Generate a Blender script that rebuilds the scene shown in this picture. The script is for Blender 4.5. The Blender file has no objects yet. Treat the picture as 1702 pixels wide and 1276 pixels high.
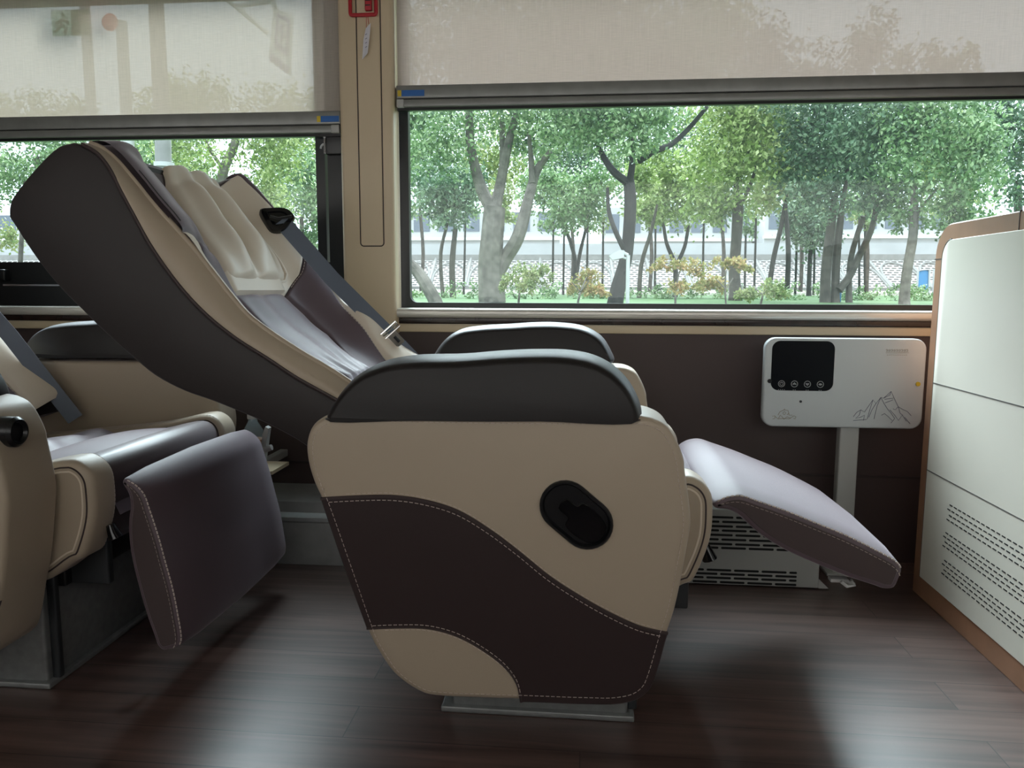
import bpy, bmesh, math, random
import numpy as np
from mathutils import Vector, Matrix

random.seed(7)
rng = np.random.default_rng(11)
SC = bpy.context.scene
COL = SC.collection
R = math.radians

# ------------------------------------------------------------------ camera
F, CX, CY, CAMH = 1278.0, 851.0, 638.0, 0.80
_yaw, _pitch, _roll = R(5.5), R(7.0), R(0.2)
FWD = np.array([-math.sin(_yaw)*math.cos(_pitch), math.cos(_yaw)*math.cos(_pitch), -math.sin(_pitch)])
_r = np.array([math.cos(_yaw), math.sin(_yaw), 0.0]); _u = np.cross(_r, FWD)
RT = _r*math.cos(_roll) + _u*math.sin(_roll); UP = np.cross(RT, FWD)
CAM = np.array([0.0, 0.0, CAMH])
cd = bpy.data.cameras.new('camera'); cam = bpy.data.objects.new('camera', cd); COL.objects.link(cam)
cd.sensor_width = 36.0; cd.lens = F/1702*36.0; cd.clip_start = 0.02; cd.clip_end = 400
cam.matrix_world = Matrix(((RT[0], UP[0], -FWD[0], 0), (RT[1], UP[1], -FWD[1], 0), (RT[2], UP[2], -FWD[2], CAMH), (0, 0, 0, 1)))
SC.camera = cam

def ray(px, py): return FWD + RT*(px-CX)/F - UP*(py-CY)/F
def at(px, py, Y):
    d = ray(px, py); return CAM + d*(Y/d[1])
def atx(px, py, X):
    d = ray(px, py); return CAM + d*(X/d[0])
def xz(pts, Y): return [(at(x, y, Y)[0], at(x, y, Y)[2]) for x, y in pts]

# ------------------------------------------------------------------ world, light, exposure
SC.view_settings.view_transform = 'Standard'; SC.view_settings.look = 'None'
SC.view_settings.gamma = 1.0; SC.view_settings.use_curve_mapping = False
SC.view_settings.exposure = 0.0
SKY = 4.0
w = bpy.data.worlds.new('overcast_sky'); SC.world = w; w.use_nodes = True
nt = w.node_tree; nt.nodes.clear()
o_ = nt.nodes.new('ShaderNodeOutputWorld'); b_ = nt.nodes.new('ShaderNodeBackground')
tc = nt.nodes.new('ShaderNodeTexCoord'); sp = nt.nodes.new('ShaderNodeSeparateXYZ'); cr = nt.nodes.new('ShaderNodeValToRGB')
nt.links.new(tc.outputs['Generated'], sp.inputs[0]); nt.links.new(sp.outputs['Z'], cr.inputs[0])
cr.color_ramp.elements[0].position = 0.0; cr.color_ramp.elements[0].color = (.76, .87, 1.0, 1)
cr.color_ramp.elements[1].position = 0.6; cr.color_ramp.elements[1].color = (.82, .91, 1.0, 1)
nt.links.new(cr.outputs[0], b_.inputs[0]); b_.inputs[1].default_value = SKY
nt.links.new(b_.outputs[0], o_.inputs[0])
sd = bpy.data.lights.new('veiled_sun', 'SUN'); sd.energy = 15.0; sd.angle = R(50); sd.color = (.86, .93, 1.0)
so = bpy.data.objects.new('veiled_sun', sd); COL.objects.link(so); so.rotation_euler = (R(-45), 0, R(9))
def portal(x0, x1, z0, z1, y, into):
    l = bpy.data.lights.new('daylight_portal', 'AREA'); l.shape = 'RECTANGLE'; l.size = x1-x0; l.size_y = z1-z0
    l.cycles.is_portal = True
    o = bpy.data.objects.new('daylight_portal', l); COL.objects.link(o); o.location = ((x0+x1)/2, y, (z0+z1)/2)
    o.rotation_euler = (R(90), 0, 0) if into > 0 else (R(-90), 0, 0)
portal(-2.4, -.73, .74, 1.72, 2.40, -1)
portal(-.56, 1.9, .74, 1.72, 2.40, -1)
portal(-3.0, 2.4, .75, 1.50, -.64, 1)

# ------------------------------------------------------------------ materials
def lin(r, g, b):
    f = lambda c: (c/255/12.92) if c/255 <= .04045 else ((c/255+.055)/1.055)**2.4
    return (f(r), f(g), f(b), 1.0)
M = {}
def base_mat(name):
    m = bpy.data.materials.new(name); m.use_nodes = True; M[name] = m
    return m, m.node_tree, m.node_tree.nodes['Principled BSDF']
def mat(name, col, rough=.5, metal=0, grain=0, gscale=900, bump=.15, sheen=0, coat=0, spec=.5, vary=0, vscale=30, sheen_rough=.4):
    m, nt, p = base_mat(name)
    p.inputs['Base Color'].default_value = col; p.inputs['Roughness'].default_value = rough
    p.inputs['Metallic'].default_value = metal; p.inputs['Specular IOR Level'].default_value = spec
    p.inputs['Sheen Weight'].default_value = sheen; p.inputs['Coat Weight'].default_value = coat
    p.inputs['Sheen Roughness'].default_value = sheen_rough; p.inputs['Sheen Tint'].default_value = (1, .9, 1, 1)
    if grain or vary:
        tc = nt.nodes.new('ShaderNodeTexCoord')
    if grain:
        v = nt.nodes.new('ShaderNodeTexVoronoi'); v.inputs['Scale'].default_value = gscale
        bp = nt.nodes.new('ShaderNodeBump'); bp.inputs['Strength'].default_value = bump; bp.inputs['Distance'].default_value = .0006
        nt.links.new(tc.outputs['Object'], v.inputs['Vector']); nt.links.new(v.outputs['Distance'], bp.inputs['Height'])
        nt.links.new(bp.outputs[0], p.inputs['Normal'])
    if vary:
        n = nt.nodes.new('ShaderNodeTexNoise'); n.inputs['Scale'].default_value = vscale; n.inputs['Detail'].default_value = 6
        mx = nt.nodes.new('ShaderNodeMix'); mx.data_type = 'RGBA'; mx.blend_type = 'MULTIPLY'; mx.inputs[0].default_value = vary
        cr = nt.nodes.new('ShaderNodeValToRGB'); cr.color_ramp.elements[0].position = .3; cr.color_ramp.elements[1].position = .7
        nt.links.new(tc.outputs['Object'], n.inputs['Vector']); nt.links.new(n.outputs['Fac'], cr.inputs[0])
        mx.inputs[6].default_value = col; nt.links.new(cr.outputs[0], mx.inputs[7]); nt.links.new(mx.outputs[2], p.inputs['Base Color'])
    return m
mat('beige_leather', (.42, .345, .26, 1), .48, grain=1, sheen=.12)
mat('cream_leather', (.72, .63, .52, 1), .42, grain=1, sheen=.15)
mat('brown_leather', (.062, .043, .043, 1), .42, grain=1, sheen=.35, spec=.6)
mat('mat_leather', (.135, .105, .122, 1), .5, grain=1, sheen=.45, spec=.4)
mat('mauve_leather', (.112, .080, .094, 1), .6, grain=1, sheen=.45, spec=.5, sheen_rough=.3)
mat('shell_cover', (.024, .019, .019, 1), .6, grain=1, sheen=.12)
mat('pad_leather', (.014, .0115, .0115, 1), .45, grain=1, sheen=.06, spec=.35)
mat('plum_leather', (.027, .015, .015, 1), .5, grain=1, sheen=.1)
mat('pale_thread', (.55, .47, .42, 1), .7)
mat('dark_piping', (.045, .03, .03, 1), .5)
mat('black_plastic', (.008, .008, .009, 1), .32)
mat('black_gloss', (.006, .006, .007, 1), .12)
mat('grey_metal', (.30, .31, .31, 1), .42, metal=.6, vary=.2, vscale=60)
mat('dark_metal', (.06, .065, .07, 1), .4, metal=.6)
mat('aluminium', (.27, .275, .265, 1), .36, metal=.35, vary=.15, vscale=25)
mat('duct_metal', (.46, .48, .48, 1), .36, metal=.3, vary=.15, vscale=25)
mat('chrome', (.8, .8, .8, 1), .15, metal=1)
mat('bronze_rail', (.72, .69, .64, 1), .3, metal=.35)
mat('webbing', (.10, .125, .17, 1), .5, grain=1, gscale=1500, sheen=.8, spec=.6)
mat('wall_leather', (.066, .044, .042, 1), .55, grain=1)
mat('wood_strip', (.035, .018, .014, 1), .25, vary=.5, vscale=20)
mat('beige_plastic', (.64, .52, .36, 1), .42, grain=1, gscale=500, bump=.06)
mat('cream_panel', (.84, .80, .70, 1), .5, vary=.06, vscale=3)
mat('tan_trim', (.42, .215, .125, 1), .4, vary=.2, vscale=14)
mat('white_panel', (.60, .64, .66, 1), .3)
mat('screen_black', (.003, .004, .007, 1), .3, spec=.15)
mat('grey_paint', (.42, .42, .41, 1), .45)
mat('slot_black', (.006, .006, .006, 1), .8)
mat('seam_grey', (.12, .11, .10, 1), .6)
mat('ink_blue', (.13, .14, .22, 1), .6)
mat('ink_gold', (.33, .28, .20, 1), .5)
mat('icon_grey', (.45, .47, .49, 1), .5)
mat('label_blue', (.02, .13, .42, 1), .45)
mat('label_yellow', (.65, .48, .03, 1), .45)
mat('label_text', (.55, .6, .7, 1), .6)
mat('red_plastic', (.45, .018, .03, 1), .35)
mat('white_plastic', (.50, .50, .49, 1), .4)
mat('paper_tag', (.68, .66, .72, 1), .7)
mat('ceiling_panel', (.55, .50, .43, 1), .6)
mat('black_frame', (.012, .013, .014, 1), .3)
mat('exit_green', (.02, .35, .12, 1), .5)
mat('exit_white', (.8, .85, .8, 1), .5)
mat('sign_red', (.7, .05, .04, 1), .5)
mat('sign_blue', (.04, .07, .35, 1), .5)
mat('bark', (.105, .088, .072, 1), .9, vary=.6, vscale=9)
mat('pale_bark', (.24, .21, .18, 1), .9, vary=.6, vscale=9)
mat('dark_bark', (.045, .040, .036, 1), .9, vary=.6, vscale=9)
mat('concrete', (.27, .26, .245, 1), .85, vary=.25, vscale=4)
mat('pale_wall', (.46, .46, .46, 1), .9, vary=.15, vscale=1)
mat('blue_board', (.05, .24, .48, 1), .5)
mat('window_dark', (.10, .12, .15, 1), .3)
mat('asphalt', (.16, .16, .16, 1), .9)
def grass_mat(name, a, b, sc):
    m, nt, p = base_mat(name); p.inputs['Roughness'].default_value = .9
    n = nt.nodes.new('ShaderNodeTexNoise'); n.inputs['Scale'].default_value = sc; n.inputs['Detail'].default_value = 8
    tc = nt.nodes.new('ShaderNodeTexCoord'); cr = nt.nodes.new('ShaderNodeValToRGB')
    cr.color_ramp.elements[0].position = .35; cr.color_ramp.elements[0].color = a; cr.color_ramp.elements[1].position = .65; cr.color_ramp.elements[1].color = b
    nt.links.new(tc.outputs['Object'], n.inputs['Vector']); nt.links.new(n.outputs[0], cr.inputs[0]); nt.links.new(cr.outputs[0], p.inputs['Base Color'])
grass_mat('lawn_grass', (.035, .085, .016, 1), (.062, .135, .026, 1), 3)
grass_mat('bare_earth', (.13, .11, .08, 1), (.21, .185, .14, 1), 2)
def leaf_mat(name, a, b, c):
    m, nt, p = base_mat(name); p.inputs['Roughness'].default_value = .45
    at_ = nt.nodes.new('ShaderNodeAttribute'); at_.attribute_name = 'tint'
    cr = nt.nodes.new('ShaderNodeValToRGB'); e = cr.color_ramp.elements
    e[0].position = 0; e[0].color = a; e[1].position = 1; e[1].color = c
    k = e.new(.5); k.color = b
    nt.links.new(at_.outputs['Fac'], cr.inputs[0]); nt.links.new(cr.outputs[0], p.inputs['Base Color'])
    tr = nt.nodes.new('ShaderNodeBsdfTranslucent'); nt.links.new(cr.outputs[0], tr.inputs[0])
    mx = nt.nodes.new('ShaderNodeMixShader'); mx.inputs[0].default_value = .22
    nt.links.new(p.outputs[0], mx.inputs[1]); nt.links.new(tr.outputs[0], mx.inputs[2])
    nt.links.new(mx.outputs[0], nt.nodes['Material Output'].inputs[0])
leaf_mat('leaf_green', (.05, .11, .04, 1), (.16, .28, .10, 1), (.42, .52, .28, 1))
leaf_mat('leaf_dark', (.035, .08, .04, 1), (.095, .18, .09, 1), (.28, .38, .23, 1))
leaf_mat('leaf_bright', (.09, .15, .035, 1), (.26, .36, .09, 1), (.55, .60, .28, 1))
leaf_mat('leaf_maple', (.22, .26, .07, 1), (.38, .32, .11, 1), (.50, .30, .14, 1))
leaf_mat('leaf_olive', (.13, .20, .06, 1), (.24, .30, .10, 1), (.36, .37, .16, 1))
# shade fabric: woven, backlit, slightly see-through
def shade_mat(name, col, tcol, clear):
    m, nt, p = base_mat(name); nt.nodes.remove(p)
    tc = nt.nodes.new('ShaderNodeTexCoord'); mp = nt.nodes.new('ShaderNodeMapping'); mp.inputs['Scale'].default_value = (30, 30, 500)
    n = nt.nodes.new('ShaderNodeTexNoise'); n.inputs['Scale'].default_value = 1.0; n.inputs['Detail'].default_value = 4
    mp2 = nt.nodes.new('ShaderNodeMapping'); mp2.inputs['Scale'].default_value = (500, 30, 12)
    n2 = nt.nodes.new('ShaderNodeTexNoise'); n2.inputs['Scale'].default_value = 1.0; n2.inputs['Detail'].default_value = 4
    for q, r_ in ((mp, n), (mp2, n2)):
        nt.links.new(tc.outputs['Object'], q.inputs[0]); nt.links.new(q.outputs[0], r_.inputs['Vector'])
    ad = nt.nodes.new('ShaderNodeMath'); ad.operation = 'ADD'; nt.links.new(n.outputs[0], ad.inputs[0]); nt.links.new(n2.outputs[0], ad.inputs[1])
    mr = nt.nodes.new('ShaderNodeMapRange'); mr.inputs[1].default_value = .7; mr.inputs[2].default_value = 1.3; mr.inputs[3].default_value = .9; mr.inputs[4].default_value = 1.06
    nt.links.new(ad.outputs[0], mr.inputs[0])
    def scaled(c):
        v = nt.nodes.new('ShaderNodeMix'); v.data_type = 'RGBA'; v.blend_type = 'MULTIPLY'; v.inputs[0].default_value = 1
        v.inputs[6].default_value = c; nt.links.new(mr.outputs[0], v.inputs[7]); return v.outputs[2]
    df = nt.nodes.new('ShaderNodeBsdfDiffuse'); nt.links.new(scaled(col), df.inputs[0])
    tl = nt.nodes.new('ShaderNodeBsdfTranslucent'); nt.links.new(scaled(tcol), tl.inputs[0])
    a1 = nt.nodes.new('ShaderNodeAddShader'); nt.links.new(df.outputs[0], a1.inputs[0]); nt.links.new(tl.outputs[0], a1.inputs[1])
    tp = nt.nodes.new('ShaderNodeBsdfTransparent')
    mx = nt.nodes.new('ShaderNodeMixShader'); mx.inputs[0].default_value = clear
    nt.links.new(a1.outputs[0], mx.inputs[1]); nt.links.new(tp.outputs[0], mx.inputs[2])
    nt.links.new(mx.outputs[0], nt.nodes['Material Output'].inputs[0])
shade_mat('shade_cloth', (.40, .36, .32, 1), (.090, .067, .058, 1), .035)
shade_mat('shade_cloth_pale', (.42, .38, .34, 1), (.106, .085, .067, 1), .045)
shade_mat('shade_front', (.45, .43, .40, 1), (.90, .79, .68, 1), .01)
def vinyl(name, col):
    m, nt, p = base_mat(name); p.inputs['Base Color'].default_value = col
    tl = nt.nodes.new('ShaderNodeBsdfTranslucent'); tl.inputs[0].default_value = col
    mx = nt.nodes.new('ShaderNodeMixShader'); mx.inputs[0].default_value = .7
    nt.links.new(p.outputs[0], mx.inputs[1]); nt.links.new(tl.outputs[0], mx.inputs[2]); nt.links.new(mx.outputs[0], nt.nodes['Material Output'].inputs[0])
vinyl('vinyl_white', (.8, .9, .82, 1)); vinyl('vinyl_green', (.03, .30, .10, 1)); vinyl('vinyl_red', (.75, .06, .04, 1))
# thin clear pane with a faint dusty film
def pane_mat(name, tint, film):
    m, nt, p = base_mat(name); nt.nodes.remove(p)
    tp = nt.nodes.new('ShaderNodeBsdfTransparent'); tp.inputs[0].default_value = tint
    gl = nt.nodes.new('ShaderNodeBsdfGlossy'); gl.inputs['Roughness'].default_value = .02
    df = nt.nodes.new('ShaderNodeBsdfTranslucent'); df.inputs[0].default_value = (.8, .9, .9, 1)
    ge = nt.nodes.new('ShaderNodeNewGeometry'); dt = nt.nodes.new('ShaderNodeVectorMath'); dt.operation = 'DOT_PRODUCT'
    nt.links.new(ge.outputs['Normal'], dt.inputs[0]); nt.links.new(ge.outputs['Incoming'], dt.inputs[1])
    def mth(op, x, v):
        q = nt.nodes.new('ShaderNodeMath'); q.operation = op; nt.links.new(x, q.inputs[0])
        if v is not None: q.inputs[1].default_value = v
        return q
    ab = mth('ABSOLUTE', dt.outputs['Value'], None); iv = nt.nodes.new('ShaderNodeMath'); iv.operation = 'SUBTRACT'; iv.inputs[0].default_value = 1; nt.links.new(ab.outputs[0], iv.inputs[1])
    pw_ = mth('POWER', iv.outputs[0], 5.0); ml = mth('MULTIPLY', pw_.outputs[0], .96); fr = mth('ADD', ml.outputs[0], .025)
    m1 = nt.nodes.new('ShaderNodeMixShader'); m1.inputs[0].default_value = film
    m2 = nt.nodes.new('ShaderNodeMixShader')
    nt.links.new(tp.outputs[0], m1.inputs[1]); nt.links.new(df.outputs[0], m1.inputs[2])
    nt.links.new(fr.outputs[0], m2.inputs[0]); nt.links.new(m1.outputs[0], m2.inputs[1]); nt.links.new(gl.outputs[0], m2.inputs[2])
    nt.links.new(m2.outputs[0], nt.nodes['Material Output'].inputs[0])
pane_mat('window_glass', (.93, .98, .97, 1), .005)
pane_mat('clear_plastic', (.75, .78, .80, 1), .15)
# floor: dark wood planks running along the bus
m, nt, p = base_mat('wood_floor')
tc = nt.nodes.new('ShaderNodeTexCoord')
bk = nt.nodes.new('ShaderNodeTexBrick'); bk.inputs['Scale'].default_value = 1; bk.inputs['Brick Width'].default_value = 1.15; bk.inputs['Row Height'].default_value = .105
bk.inputs['Mortar Size'].default_value = .0012; bk.inputs['Mortar Smooth'].default_value = .3; bk.offset = .37
bk.inputs['Color1'].default_value = (.15, .15, .15, 1); bk.inputs['Color2'].default_value = (.85, .85, .85, 1); bk.inputs['Mortar'].default_value = (.0, .0, .0, 1)
nt.links.new(tc.outputs['Object'], bk.inputs['Vector'])
mp = nt.nodes.new('ShaderNodeMapping'); mp.inputs['Scale'].default_value = (2.2, 42, 1); nt.links.new(tc.outputs['Object'], mp.inputs[0])
ns = nt.nodes.new('ShaderNodeTexNoise'); ns.inputs['Scale'].default_value = 1; ns.inputs['Detail'].default_value = 7; ns.inputs['Distortion'].default_value = .6
ns.noise_dimensions = '4D'; nt.links.new(mp.outputs[0], ns.inputs['Vector'])
sepc = nt.nodes.new('ShaderNodeSeparateColor'); nt.links.new(bk.outputs['Color'], sepc.inputs[0])
mw = nt.nodes.new('ShaderNodeMath'); mw.operation = 'MULTIPLY'; mw.inputs[1].default_value = 9; nt.links.new(sepc.outputs[0], mw.inputs[0]); nt.links.new(mw.outputs[0], ns.inputs['W'])
cr = nt.nodes.new('ShaderNodeValToRGB'); cr.color_ramp.elements[0].position = .3; cr.color_ramp.elements[0].color = (.045, .024, .020, 1)
cr.color_ramp.elements[1].position = .72; cr.color_ramp.elements[1].color = (.165, .100, .085, 1)
nt.links.new(ns.outputs[0], cr.inputs[0])
mr = nt.nodes.new('ShaderNodeMapRange'); mr.inputs[3].default_value = .72; mr.inputs[4].default_value = 1.2; nt.links.new(sepc.outputs[0], mr.inputs[0])
m1 = nt.nodes.new('ShaderNodeMix'); m1.data_type = 'RGBA'; m1.blend_type = 'MULTIPLY'; m1.inputs[0].default_value = 1
nt.links.new(cr.outputs[0], m1.inputs[6]); nt.links.new(mr.outputs[0], m1.inputs[7])
m2 = nt.nodes.new('ShaderNodeMix'); m2.data_type = 'RGBA'; m2.inputs[7].default_value = (.012, .007, .006, 1)
nt.links.new(bk.outputs['Fac'], m2.inputs[0]); nt.links.new(m1.outputs[2], m2.inputs[6]); nt.links.new(m2.outputs[2], p.inputs['Base Color'])
p.inputs['Roughness'].default_value = .42; p.inputs['Specular IOR Level'].default_value = .6; p.inputs['Coat Weight'].default_value = .8; p.inputs['Coat Roughness'].default_value = .36
bp = nt.nodes.new('ShaderNodeBump'); bp.inputs['Strength'].default_value = .12; bp.inputs['Distance'].default_value = .002
nt.links.new(ns.outputs[0], bp.inputs['Height']); nt.links.new(bp.outputs[0], p.inputs['Normal'])
# honeycomb paving of the embankment
m, nt, p = base_mat('honeycomb_paving'); p.inputs['Roughness'].default_value = .9
tc = nt.nodes.new('ShaderNodeTexCoord'); bk = nt.nodes.new('ShaderNodeTexBrick'); bk.inputs['Scale'].default_value = 1
bk.inputs['Brick Width'].default_value = .30; bk.inputs['Row Height'].default_value = .17; bk.inputs['Mortar Size'].default_value = .06; bk.inputs['Mortar Smooth'].default_value = .6
bk.inputs['Color1'].default_value = (.035, .03, .028, 1); bk.inputs['Color2'].default_value = (.05, .045, .036, 1); bk.inputs['Mortar'].default_value = (.40, .37, .355, 1)
mp = nt.nodes.new('ShaderNodeMapping'); mp.inputs['Rotation'].default_value = (R(-55), 0, 0)
nt.links.new(tc.outputs['Object'], mp.inputs[0]); nt.links.new(mp.outputs[0], bk.inputs['Vector']); nt.links.new(bk.outputs['Color'], p.inputs['Base Color'])

# ------------------------------------------------------------------ mesh helpers
def tag(o, label=None, cat=None, group=None, kind=None):
    if label: o['label'] = label
    if cat: o['category'] = cat
    if group: o['group'] = group
    if kind: o['kind'] = kind
    return o
ORG = {}
def link(name, me, material, parent=None, org=None, smooth=True, angle=38):
    o = bpy.data.objects.new(name, me); COL.objects.link(o)
    if material is not None: me.materials.append(M[material])
    if smooth:
        me.shade_smooth(); me.set_sharp_from_angle(angle=R(angle))
    po = ORG.get(parent.name, Vector((0, 0, 0))) if parent else Vector((0, 0, 0))
    og = Vector(org) if org is not None else (po.copy() if parent else Vector((0, 0, 0)))
    if og.length: me.transform(Matrix.Translation(-og))
    ORG[o.name] = og
    if parent: o.parent = parent
    o.location = og - po
    return o
def empty(name, loc, label, cat, group=None):
    o = bpy.data.objects.new(name, None); COL.objects.link(o); o.location = loc; ORG[o.name] = Vector(loc); o.empty_display_size = .1
    return tag(o, label, cat, group)
class MB:
    def __init__(s): s.v = []; s.f = []
    def add(s, v, f):
        k = len(s.v); s.v += [tuple(map(float, p)) for p in v]; s.f += [tuple(i+k for i in q) for q in f]; return s
    def box(s, x0, x1, y0, y1, z0, z1, bev=0):
        if bev:
            bm = bmesh.new(); bmesh.ops.create_cube(bm, size=1)
            for v in bm.verts: v.co = ((x0+x1)/2+v.co.x*(x1-x0), (y0+y1)/2+v.co.y*(y1-y0), (z0+z1)/2+v.co.z*(z1-z0))
            bmesh.ops.bevel(bm, geom=bm.edges[:], offset=bev, segments=3, profile=.5, affect='EDGES')
            bm.verts.index_update(); s.add([v.co[:] for v in bm.verts], [[v.index for v in f.verts] for f in bm.faces]); bm.free(); return s
        v = [(x, y, z) for x in (x0, x1) for y in (y0, y1) for z in (z0, z1)]
        return s.add(v, [(0, 1, 3, 2), (4, 6, 7, 5), (0, 4, 5, 1), (2, 3, 7, 6), (0, 2, 6, 4), (1, 5, 7, 3)])
    def tube(s, path, rad, n=8, closed=False):
        P = [np.array(p, float) for p in path]; m = len(P)
        rr = rad if hasattr(rad, '__len__') else [rad]*m
        v = []; f = []; prev = None
        for i in range(m):
            a = P[(i-1) % m] if (closed or i > 0) else P[i]; b = P[(i+1) % m] if (closed or i < m-1) else P[i]
            t = b-a; t = t/(np.linalg.norm(t)+1e-9)
            if prev is None:
                h = np.array([0, 1, 0]) if abs(t[1]) < .9 else np.array([1, 0, 0])
                u = np.cross(h, t)
            else: u = prev - t*(prev@t)
            u /= np.linalg.norm(u)+1e-9; prev = u; q = np.cross(t, u)
            for k in range(n):
                c = 2*math.pi*k/n; v.append(P[i]+rr[i]*(u*math.cos(c)+q*math.sin(c)))
        for i in range(m if closed else m-1):
            j = (i+1) % m
            for k in range(n): f.append((i*n+k, i*n+(k+1) % n, j*n+(k+1) % n, j*n+k))
        if not closed: f += [tuple(range(n))[::-1], tuple((m-1)*n+k for k in range(n))]
        return s.add(v, f)
    def dashes(s, path, rad, on=.006, off=.003):
        P = [np.array(p, float) for p in path]
        L = np.r_[0, np.cumsum([np.linalg.norm(P[i+1]-P[i]) for i in range(len(P)-1)])]; A = np.array(P); x = 0
        g = lambda d: np.array([np.interp(d, L, A[:, k]) for k in range(3)])
        while x+on < L[-1]:
            s.tube([g(x), g(x+on)], rad, 4); x += on+off
        return s
    def rings(s, rings, cap=True):
        n = len(rings[0]); v = [p for r_ in rings for p in r_]; f = []
        for i in range(len(rings)-1):
            for k in range(n): f.append((i*n+k, i*n+(k+1) % n, (i+1)*n+(k+1) % n, (i+1)*n+k))
        if cap: f += [tuple(range(n))[::-1], tuple((len(rings)-1)*n+k for k in range(n))]
        return s.add(v, f)
    def grid(s, fn, us, vs):
        v = [fn(a, b) for a in us for b in vs]; nv = len(vs)
        f = [(i*nv+j, i*nv+j+1, (i+1)*nv+j+1, (i+1)*nv+j) for i in range(len(us)-1) for j in range(nv-1)]
        return s.add(v, f)
    def build(s, name, material, parent=None, org=None, smooth=True, angle=38):
        me = bpy.data.meshes.new(name); me.from_pydata(s.v, [], s.f); me.update()
        bm = bmesh.new(); bm.from_mesh(me); bmesh.ops.recalc_face_normals(bm, faces=bm.faces[:]); bm.to_mesh(me); bm.free()
        return link(name, me, material, parent, org, smooth, angle)
def catmull(pts, n=8, closed=True):
    P = [np.array(p, float) for p in pts]; m = len(P); out = []
    for i in range(m if closed else m-1):
        if closed: a, b, c, d = P[(i-1) % m], P[i], P[(i+1) % m], P[(i+2) % m]
        else: a, b, c, d = P[max(i-1, 0)], P[i], P[i+1], P[min(i+2, m-1)]
        t1 = max(np.linalg.norm(b-a), 1e-6)**.5; t2 = max(np.linalg.norm(c-b), 1e-6)**.5; t3 = max(np.linalg.norm(d-c), 1e-6)**.5
        m1 = (c-b)+t2*((b-a)/t1-(c-a)/(t1+t2)) if np.linalg.norm(b-a) > 1e-6 else c-b
        m2 = (c-b)+t2*((d-c)/t3-(d-b)/(t2+t3)) if np.linalg.norm(d-c) > 1e-6 else c-b
        for k in range(n):
            t = k/n
            out.append((2*t**3-3*t**2+1)*b+(t**3-2*t**2+t)*m1+(-2*t**3+3*t**2)*c+(t**3-t**2)*m2)
    if not closed: out.append(P[-1])
    return out
def offset(poly, d):          # + grows outward, vertex normals
    P = np.array(poly); n = len(P); area = .5*np.sum(P[:, 0]*np.roll(P[:, 1], -1)-np.roll(P[:, 0], -1)*P[:, 1])
    t = np.roll(P, -1, 0)-np.roll(P, 1, 0); t /= np.linalg.norm(t, axis=1)[:, None]+1e-9
    nn = np.c_[t[:, 1], -t[:, 0]]*(1 if area > 0 else -1)
    return P+nn*d
def prism(mb, poly, spec):    # spec: list of (Y, offset); poly in XZ
    return mb.rings([[(p[0], Y, p[1]) for p in offset(poly, d)] for Y, d in spec])
def rounded(y0, y1, r, k=4, flat=0):
    a = [(y0+r*(1-math.sin(i/k*math.pi/2)), -r*(1-math.cos(i/k*math.pi/2))) for i in range(k, -1, -1)]
    b = [(y1-r*(1-math.sin(i/k*math.pi/2)), -r*(1-math.cos(i/k*math.pi/2))) for i in range(0, k+1)]
    return a+b
def roundrect(x0, x1, z0, z1, r, n=6):
    out = []
    for cx, cz, a0 in ((x1-r, z1-r, 0), (x0+r, z1-r, 90), (x0+r, z0+r, 180), (x1-r, z0+r, 270)):
        for i in range(n+1):
            a = R(a0+90*i/n); out.append((cx+r*math.cos(a), cz+r*math.sin(a)))
    return out
def plate(mb, poly, y0, y1, bev=.002): return prism(mb, poly, [(y0, -bev), (y0+bev, 0), (y1-bev, 0), (y1, -bev)])
def frame_mb(mb, outer, inner, y0, y1):
    n = len(outer); v = []
    for poly, Y in ((outer, y0), (inner, y0), (inner, y1), (outer, y1)): v += [(p[0], Y, p[1]) for p in poly]
    f = []
    for a in range(4):
        b = (a+1) % 4
        for k in range(n): f.append((a*n+k, a*n+(k+1) % n, b*n+(k+1) % n, b*n+k))
    return mb.add(v, f)
def copy_tree(o, parent=None):
    c = o.copy(); COL.objects.link(c); c.parent = parent
    for ch in [q for q in COL.objects if q.parent == o]: copy_tree(ch, c)
    return c

# ------------------------------------------------------------------ room shell
YW = 2.30; ZC = 2.05; XL, XR = -3.2, 2.6; YF = -.50
tag(MB().box(XL, XR, YF-.1, YW+.1, -.06, 0).build('floor', 'wood_floor', smooth=False), kind='structure')
tag(MB().box(XL, XR, YF-.1, YW+.1, ZC, ZC+.06).build('ceiling', 'ceiling_panel', smooth=False), kind='structure')
mb = MB()
mb.box(XL, XR, YW, YW+.07, 0, .742).box(XL, XR, YW, YW+.07, 1.72, ZC).box(-.73, -.56, YW+.01, YW+.07, .742, 1.72)
mb.box(XL, -2.4, YW, YW+.07, .742, 1.72).box(1.9, XR, YW, YW+.07, .742, 1.72)
tag(mb.build('wall_back', 'wall_leather', smooth=False), kind='structure')
mb = MB().box(XL, XR, YF-.1, YF, 0, .75).box(XL, XR, YF-.1, YF, 1.50, ZC).box(XL, -3.0, YF-.1, YF, .75, 1.5).box(2.4, XR, YF-.1, YF, .75, 1.5)
tag(mb.build('wall_front', 'wall_leather', smooth=False), kind='structure')
tag(MB().box(XL-.06, XL, YF-.1, YW+.1, 0, ZC).build('wall_left', 'wall_leather', smooth=False), kind='structure')
tag(MB().box(XR, XR+.06, YF-.1, YW+.1, 0, ZC).build('wall_right', 'wall_leather', smooth=False), kind='structure')
W3 = empty('window_3', (-.3, YF-.05, .75), None, None); W3['kind'] = 'structure'
MB().grid(lambda u, v: (u, YF-.05, v), np.linspace(-3.0, 2.4, 12), np.linspace(.75, 1.50, 4)).build('drawn_shade', 'shade_front', W3, smooth=False)
# lower wall seam
tag(MB().box(XL, XR, YW-.004, YW, .255, .262).build('trim_4', 'dark_piping', smooth=False), kind='structure')
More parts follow.
